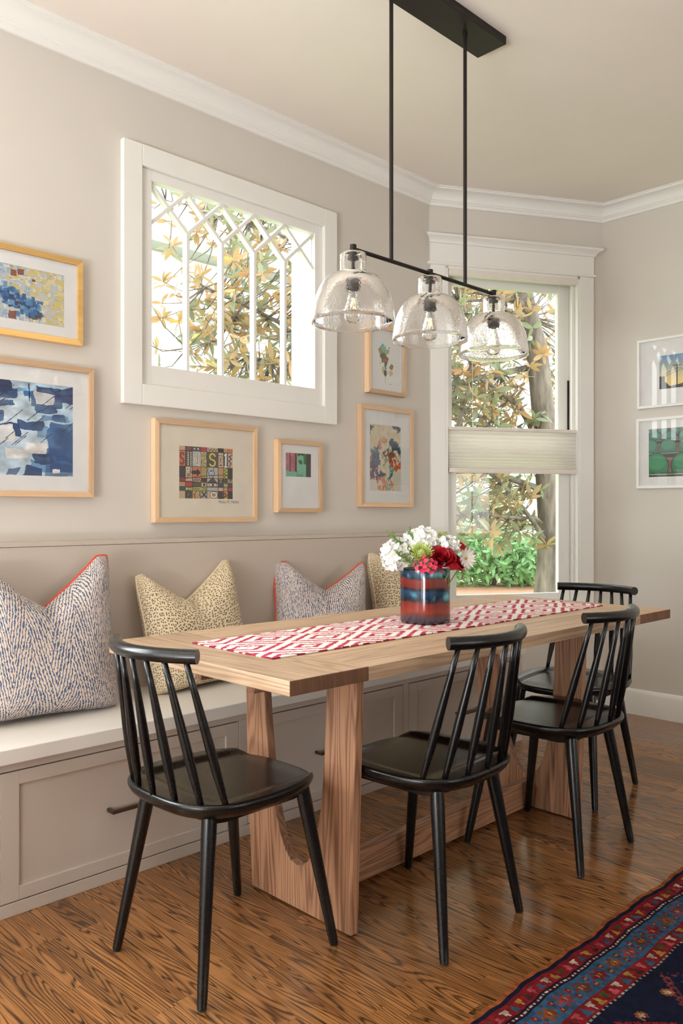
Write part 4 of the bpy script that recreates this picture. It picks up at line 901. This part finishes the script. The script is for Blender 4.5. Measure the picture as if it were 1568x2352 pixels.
picture('white-framed photograph of green stadium seats, lower of the right wall pair', 1.598, 2.117, 1.265, 1.654, 1.667, 2.048, 1.328, 1.592, .016, .022, art_seats, 'whiteframe', 'mat', 'right')

# ------------------------------------------------------------------ rug
GX0, GX1, GY0, GY1 = .10, 4.05, -1.10, 1.100; cell = .0058
nx, ny = int((GX1-GX0)/cell), int((GY1-GY0)/cell)
xx = GX0+(np.arange(nx)+.5)*cell; e = (np.arange(ny)+.5)*cell  # e: distance from the visible long edge
XX, E_ = np.meshgrid(xx, e); E0 = E_.copy(); E_ = np.minimum(E_, (GY1-GY0)-E_)
img = np.zeros((ny, nx, 3)); nz = np.repeat(np.repeat(RNG.random((ny//2+1, nx//2+1)), 2, 0), 2, 1)[:ny, :nx]
NAVY, RED, BLUE, ORG, IV, GRN, PINK, YEL = map(np.array, ((24, 28, 52), (142, 30, 36), (58, 96, 128), (176, 96, 50), (214, 196, 176), (74, 84, 44), (190, 84, 92), (182, 142, 62)))
img[:] = NAVY
def band(a, b, c): img[(E_ >= a) & (E_ < b)] = c
band(0, .014, ORG); band(.014, .026, NAVY); band(.026, .066, RED); band(.066, .071, NAVY); band(.078, .084, NAVY); band(.084, .148, BLUE); band(.148, .190, RED); band(.190, .194, NAVY)
m = (E_ >= .071) & (E_ < .078); img[m] = np.where((np.floor(XX[m]/.0075) % 2 == 0)[:, None], IV, RED*.7)
m = (E_ >= .194) & (E_ < .200); img[m] = np.where((np.floor(XX[m]/.009) % 2 == 0)[:, None], IV*.85, NAVY)
pal = [PINK, GRN, YEL, IV*.9, BLUE, PINK, np.array((70, 40, 36)), YEL, np.array((60, 96, 120)), IV]
for lo, ph0 in ((.034, 0.), (.157, .5)):
    k = np.floor((XX+ph0*.03)/.030).astype(int); fx = ((XX+ph0*.03)/.030) % 1; fy = (E_-lo)/.026
    tri_ = (fy > 0) & (fy < 1) & (np.abs(fx-.5) < .38*np.where(k % 2 == 0, fy, 1-fy)+.03)
    hsh = (k*7919 % 10)
    for q in range(10): img[tri_ & (hsh == q)] = pal[q]
k = np.floor(XX/.075).astype(int); fx = (XX/.075) % 1-.5; fy = (E_-.116)/.075; rr = np.hypot(fx, fy); an = np.arctan2(fy, fx)
inb = (E_ > .084) & (E_ < .148)
flw = inb & (rr < .26+.10*np.cos(6*an)); c_ = (k*31) % 4
for q, c in enumerate((RED, np.array((120, 60, 50)), PINK*.8, ORG*.8)): img[flw & (c_ == q)] = c
img[inb & (rr < .10)] = YEL; img[inb & (rr < .045)] = RED
fx2 = ((XX+.0375)/.075) % 1-.5; r2 = np.minimum(np.hypot(fx2, fy-.2), np.hypot(fx2, fy+.2)); img[inb & (r2 < .10)] = RED; img[inb & (r2 < .05)] = YEL
fld = E_ >= .200
kx = np.floor(XX/.26).astype(int); fx = ((XX)/.26) % 1-.5; fy = ((E_-.20)/.26) % 1-.5; ky = np.floor((E_-.2)/.26).astype(int); dm = np.abs(fx)+np.abs(fy)+.03*np.sign(np.sin(fx*60))*np.sign(np.sin(fy*60))
c_ = (kx+ky) % 2
img[fld & (dm < .36) & (c_ == 0)] = RED; img[fld & (dm < .28) & (c_ == 0)] = ORG*.9; img[fld & (dm < .24) & (c_ == 0)] = RED; img[fld & (dm < .14) & (c_ == 0)] = IV*.8; img[fld & (dm < .10) & (c_ == 0)] = RED; img[fld & (dm < .05) & (c_ == 0)] = GRN
img[fld & (np.abs(dm-.40) < .03) & (c_ == 1)] = PINK*.7; img[fld & (dm < .22) & (c_ == 1)] = BLUE*.9; img[fld & (dm < .15) & (c_ == 1)] = RED; img[fld & (dm < .08) & (c_ == 1)] = YEL
r3 = np.hypot(((XX/.13) % 1-.5), (((E_-.2)/.13) % 1-.5)); img[fld & (r3 < .12) & (dm > .44)] = ORG*.9; img[fld & (r3 < .06) & (dm > .44)] = IV*.9
img *= (.70+.26*nz)[..., None]
rug = raster('area_rug', img, GX1-GX0, GY1-GY0, M['rug'], None, ((GX0+GX1)/2, GY0, .008), 'xy')
co = np.empty(len(rug.data.vertices)*3); rug.data.vertices.foreach_get('co', co); co = co.reshape(-1, 3)
wob = .0045*np.sin(co[:, 0]*13)+.003*np.sin(co[:, 0]*31+1)+.0015*np.sin(co[:, 0]*90)
tq = np.clip((co[:, 1]-1.9)/.3, 0, 1); co[:, 1] += wob*tq; co[:, 2] += .0008*np.sin(co[:, 0]*17)*np.cos(co[:, 1]*19); rug.data.vertices.foreach_set('co', co.ravel()); rug.data.update()
sm = rug.modifiers.new('pile', 'SOLIDIFY'); sm.thickness = .0075; sm.offset = -1
tag(rug, 'dark red and navy patterned oriental rug on the oak floor', 'rug')

# ------------------------------------------------------------------ garden outside
g = box('garden_ground', M['lawn'], None, -8, 46, 3.2, 46, -.45, -.15); g2 = box('garden_path', M['lawn'], None, XR+.6, 46, -20, 3.2, -.45, -.15)
tag(g, 'green lawn stretching behind the shrubs', 'lawn', kind='stuff'); tag(g2, 'lawn strip beside the house', 'lawn', kind='stuff')
mb = MB(); seg = 40; mb.v.append((0, 0, .16))
for j, (r_, z_) in enumerate(((.5, .15), (.8, .06), (1.0, -.16))):
    for k in range(seg): a = 2*PI*k/seg; mb.v.append((2.9*r_*math.cos(a)*(1+.06*math.sin(5*a)), 1.3*r_*math.sin(a), z_))
for k in range(seg): mb.f.append((0, 1+k, 1+(k+1) % seg))
for j in range(2):
    for k in range(seg): kk = (k+1) % seg; mb.f.append((1+j*seg+k, 1+(j+1)*seg+k, 1+(j+1)*seg+kk, 1+j*seg+kk))
tag(mb.build('mulch_bed', M['mulch'], None, smooth=True, loc=(9.6, 6.5, 0), rot=(0, 0, R_(-42))), 'reddish mulch bed under the green shrubs', 'mulch', kind='stuff')
# magnolia tree
trunk = [(5.711, 3.505, -.2), (5.711, 3.505, .362), (5.729, 3.488, .708), (5.734, 3.483, 1.054), (5.719, 3.497, 1.40), (5.704, 3.512, 1.745), (5.682, 3.534, 2.091), (5.654, 3.56, 2.437), (5.605, 3.609, 2.714), (5.556, 3.657, 2.99), (5.50, 3.72, 3.6), (5.45, 3.85, 4.4)]
tr = thing('magnolia_tree', 'magnolia tree with brown-backed leaves outside both windows', 'tree', (5.711, 3.505, -.2)); T0 = Vector(tr.location)
def loc_(pts): return [tuple(Vector(p)-T0) for p in pts]
MB().tube(loc_(trunk), [.15, .115, .105, .100, .097, .094, .090, .085, .080, .075, .06, .04], 18).build('trunk', M['bark'], tr, smooth=True)
branches = [
 ([(5.699, 3.517, 1.642), (5.465, 3.606, 1.974), (5.13, 3.654, 2.113), (4.827, 3.671, 2.177)], .030), ([(5.72, 3.50, 1.3), (5.2, 3.70, 1.45), (4.724, 3.631, 1.736), (4.774, 3.583, 2.002), (4.877, 3.621, 2.273), (4.954, 3.686, 2.551), (4.941, 3.839, 2.904)], .026),
 ([(5.729, 3.488, .846), (5.464, 3.467, 1.056), (5.271, 3.516, 1.255), (5.07, 3.573, 1.416), (4.873, 3.626, 1.507)], .022), ([(5.70, 3.50, 1.02), (5.563, 3.51, 1.089), (5.247, 3.539, 1.097), (4.919, 3.581, 1.124), (4.747, 3.609, 1.108), (4.578, 3.635, .97)], .016),
 ([(5.612, 3.601, 2.627), (5.441, 3.629, 2.689), (5.13, 3.654, 2.739), (4.805, 3.693, 2.687)], .022), ([(5.625, 3.589, 2.644), (5.49, 3.582, 2.757), (5.308, 3.62, 2.899)], .024), ([(5.699, 3.517, 1.711), (5.101, 3.603, 1.826), (4.694, 3.581, 1.882), (4.425, 3.565, 1.943)], .014), ([(5.711, 3.505, 1.331), (5.5, 3.432, 1.559), (5.29, 3.357, 1.708)], .012),
 ([(5.66, 3.56, 2.3), (5.0, 4.2, 2.1), (4.281, 4.485, 2.047), (4.006, 4.474, 2.336), (3.741, 4.455, 2.481), (3.441, 4.468, 2.554), (3.134, 4.489, 2.618)], .026), ([(4.006, 4.474, 2.336), (3.697, 4.498, 2.204), (3.399, 4.51, 2.226)], .012), ([(5.6, 3.62, 2.8), (5.0, 4.1, 2.95), (4.35, 4.557, 3.0), (4.05, 4.572, 3.135), (3.715, 4.619, 3.195), (3.373, 4.675, 3.186)], .024), ([(3.441, 4.468, 2.554), (3.255, 4.511, 2.294), (2.995, 4.485, 2.196)], .010), ([(3.373, 4.675, 3.186), (3.108, 4.654, 3.201), (2.949, 4.67, 3.192)], .010)]
for pts, r_ in branches:
    n_ = len(pts); MB().tube(loc_(pts), [r_*(1-.65*k/(n_-1)) for k in range(n_)], 10).build('branch', M['bark'], tr, smooth=True)
def leaf_mb(l, w, bend=.25):
    mb = MB()
    for q, hw_ in ((0, .06), (.25, .8), (.5, 1), (.75, .75), (1, .02)):
        z_ = -bend*l*q*q
        mb.v += [(l*q, -w/2*hw_, z_+.10*w*hw_), (l*q, 0, z_), (l*q, w/2*hw_, z_+.10*w*hw_)]
    for i in range(4):
        for j in range(2): k = i*3+j; mb.f.append((k, k+3, k+4, k+1))
    return mb
rg = random.Random(5); LEAF = []
outn = Vector((.488, .873))
def ok(p): return p.y > D+.55 and (Vector((p.x, p.y))-A).dot(outn) > .45 and p.z > .85
anchors = []
for pts, r_ in branches:
    for a, b in zip(pts[:-1], pts[1:]):
        for q in (.3, .65, 1): anchors.append(Vector(a).lerp(Vector(b), q))
clusters = []
while len(clusters) < 1400:
    if rg.random() < .45: p = rg.choice(anchors)+Vector((rg.gauss(0, .22), rg.gauss(0, .22), rg.gauss(0, .2)))
    else:
        d = Vector((rg.gauss(0, 1), rg.gauss(0, 1), rg.gauss(0, 1))).normalized()*rg.random()**.45; p = Vector((5.35+d.x*2.45, 4.6+d.y*1.7, 2.35+d.z*1.75))
    if ok(p): clusters.append(p)
for p in clusters:
    ax = Vector((rg.gauss(0, .6), rg.gauss(0, .6), rg.gauss(.25, .6))).normalized(); Q = ax.to_track_quat('Z', 'Y').to_matrix().to_4x4()
    for k in range(rg.choice([5, 6, 7])):
        Mx = Matrix.Translation(p) @ Q @ Matrix.Rotation(2.4*k+rg.uniform(-.3, .3), 4, 'Z') @ Matrix.Rotation(rg.uniform(-1.15, .75), 4, 'Y') @ Matrix.Rotation(rg.uniform(-.8, .8), 4, 'X') @ Matrix.Scale(rg.uniform(.65, 1.2), 4)
        LEAF.append((p, Mx, rg.random()))
camv = Vector((0, 0, 1.13))
def inview(p):
    d = p-camv; f_ = d.x*.6997+d.y*.7145; l_ = (d.x*.7145-d.y*.6997)/f_*1880+784; z_ = 1178-d.z/f_*1880
    return (340 < l_ < 720 and 420 < z_ < 890) or (1035 < l_ < 1280 and 650 < z_ < 1360)
LEAF.sort(key=lambda t_: (0 if inview(t_[0]) else 1, (t_[0]-camv).length))
lm = [leaf_mb(.108, .033).mesh('leaf', M['leaf'], True), leaf_mb(.10, .034, .35).mesh('leaf', M['leaf2'], True), leaf_mb(.12, .035, .1).mesh('leaf', M['leaf'], True)]
T0m = Matrix.Translation(-T0)
for p, Mx, q in LEAF[:300]:
    o = bpy.data.objects.new('leaf', lm[1 if q < .05 else (0 if q < .55 else 2)]); COL.objects.link(o); o.parent = tr; o.matrix_local = T0m @ Mx
mb = MB(); base_l = leaf_mb(.108, .033)
for p, Mx, q in LEAF[300:]: mb.add(base_l, T0m @ Mx)
o = mb.build('foliage', M['leaf'], tr, smooth=True); o['kind'] = 'stuff'
# twigs joining the leaf clusters to the limbs
mb = MB()
for p in clusters:
    a = min(anchors, key=lambda q: (q-p).length); mid = (a+p)/2+Vector((0, 0, -.05)); mb.tube([tuple(a-T0), tuple(mid-T0), tuple(p-T0)], [.006, .004, .003], 5)
o = mb.build('twigs', M['bark'], tr, smooth=True); o['kind'] = 'stuff'
# shrubs
def shrub(c, rx, rz, label, seed, n=900):
    rg = random.Random(seed); rt = thing('laurel_shrub', label, 'shrub', c); mb = MB(); lf = leaf_mb(.12, .042, .3)
    for i in range(n):
        d = Vector((rg.gauss(0, 1), rg.gauss(0, 1), rg.gauss(.2, 1))).normalized(); q = rg.uniform(.6, 1.0)
        p = Vector((d.x*rx*q, d.y*rx*q, rz*.5+d.z*rz*.5*q))
        if p.z < .02: continue
        mb.add(lf, Matrix.Translation(p) @ orient(d+Vector((0, 0, .6))) @ Matrix.Rotation(rg.uniform(0, 6.28), 4, 'Z') @ Matrix.Rotation(-rg.uniform(.2, 1.2), 4, 'Y'))
    f_ = mb.build('foliage', M['shrubleaf'], rt, smooth=True); f_['kind'] = 'stuff'
    st_ = MB()
    for k in range(7): a = k*.9; st_.tube([(0, 0, -.1), (.3*rx*math.cos(a), .3*rx*math.sin(a), rz*.35), (.6*rx*math.cos(a), .6*rx*math.sin(a), rz*.7)], [.02, .014, .008], 6)
    st_.build('stems', M['bark'], rt, smooth=True)
shrub((8.75, 6.95, .10), .62, .95, 'green laurel shrub nearest the bench end of the tall window', 1)
shrub((9.10, 6.45, .12), .55, .82, 'green laurel shrub in the middle of the mulch bed', 2)
shrub((9.42, 6.10, .12), .45, .70, 'lower green laurel shrub beside the magnolia trunk', 3)
shrub((11.6, 8.9, -.12), 1.1, 1.6, 'taller green shrub standing behind the mulch bed', 4, 1400)
# neighbouring white house seen through the lattice window, and a far white house
nh = thing('neighbour_house', 'white clapboard house wall beyond the lattice window', 'house', (5.5, 9.2, -.149))
for k in range(30): MB().prism([(0, 0), (-.022, 0), (-.006, .152), (0, .152)], 0, -4.6, 4.2).build('siding_board', M['siding'], nh, loc=(0, 0, .15*k+.1))
box('wall_core', M['siding'], nh, -4.6, 4.2, .001, .2, 0, 4.7); box('foundation', M['roof'], nh, -4.6, 4.2, -.01, .2, 0, .1)
MB().prism([(-.35, 4.65), (.2, 4.65), (1.6, 5.7), (1.5, 5.8), (-.38, 4.75)], 0, -4.9, 4.5).build('roof', M['roof'], nh)
fh = thing('far_house', 'far white house with grey roof seen between the magnolia branches', 'house', (22.5, 14.2, -.149), R_(-42))
box('wall', M['siding'], fh, -3, 3, -2, 2, 0, 2.4); MB().prism([(-2.4, 2.35), (2.4, 2.35), (0, 3.6)], 0, -3.3, 3.3).build('roof', M['roof'], fh)
for xx in (-1.8, .2, 1.7): wf = box('window', M['white'], fh, xx-.45, xx+.45, -2.06, -2.0, .9, 2.0); box('window_pane', M['roof'], wf, xx-.38, xx+.38, -2.07, -2.055, .97, 1.93)
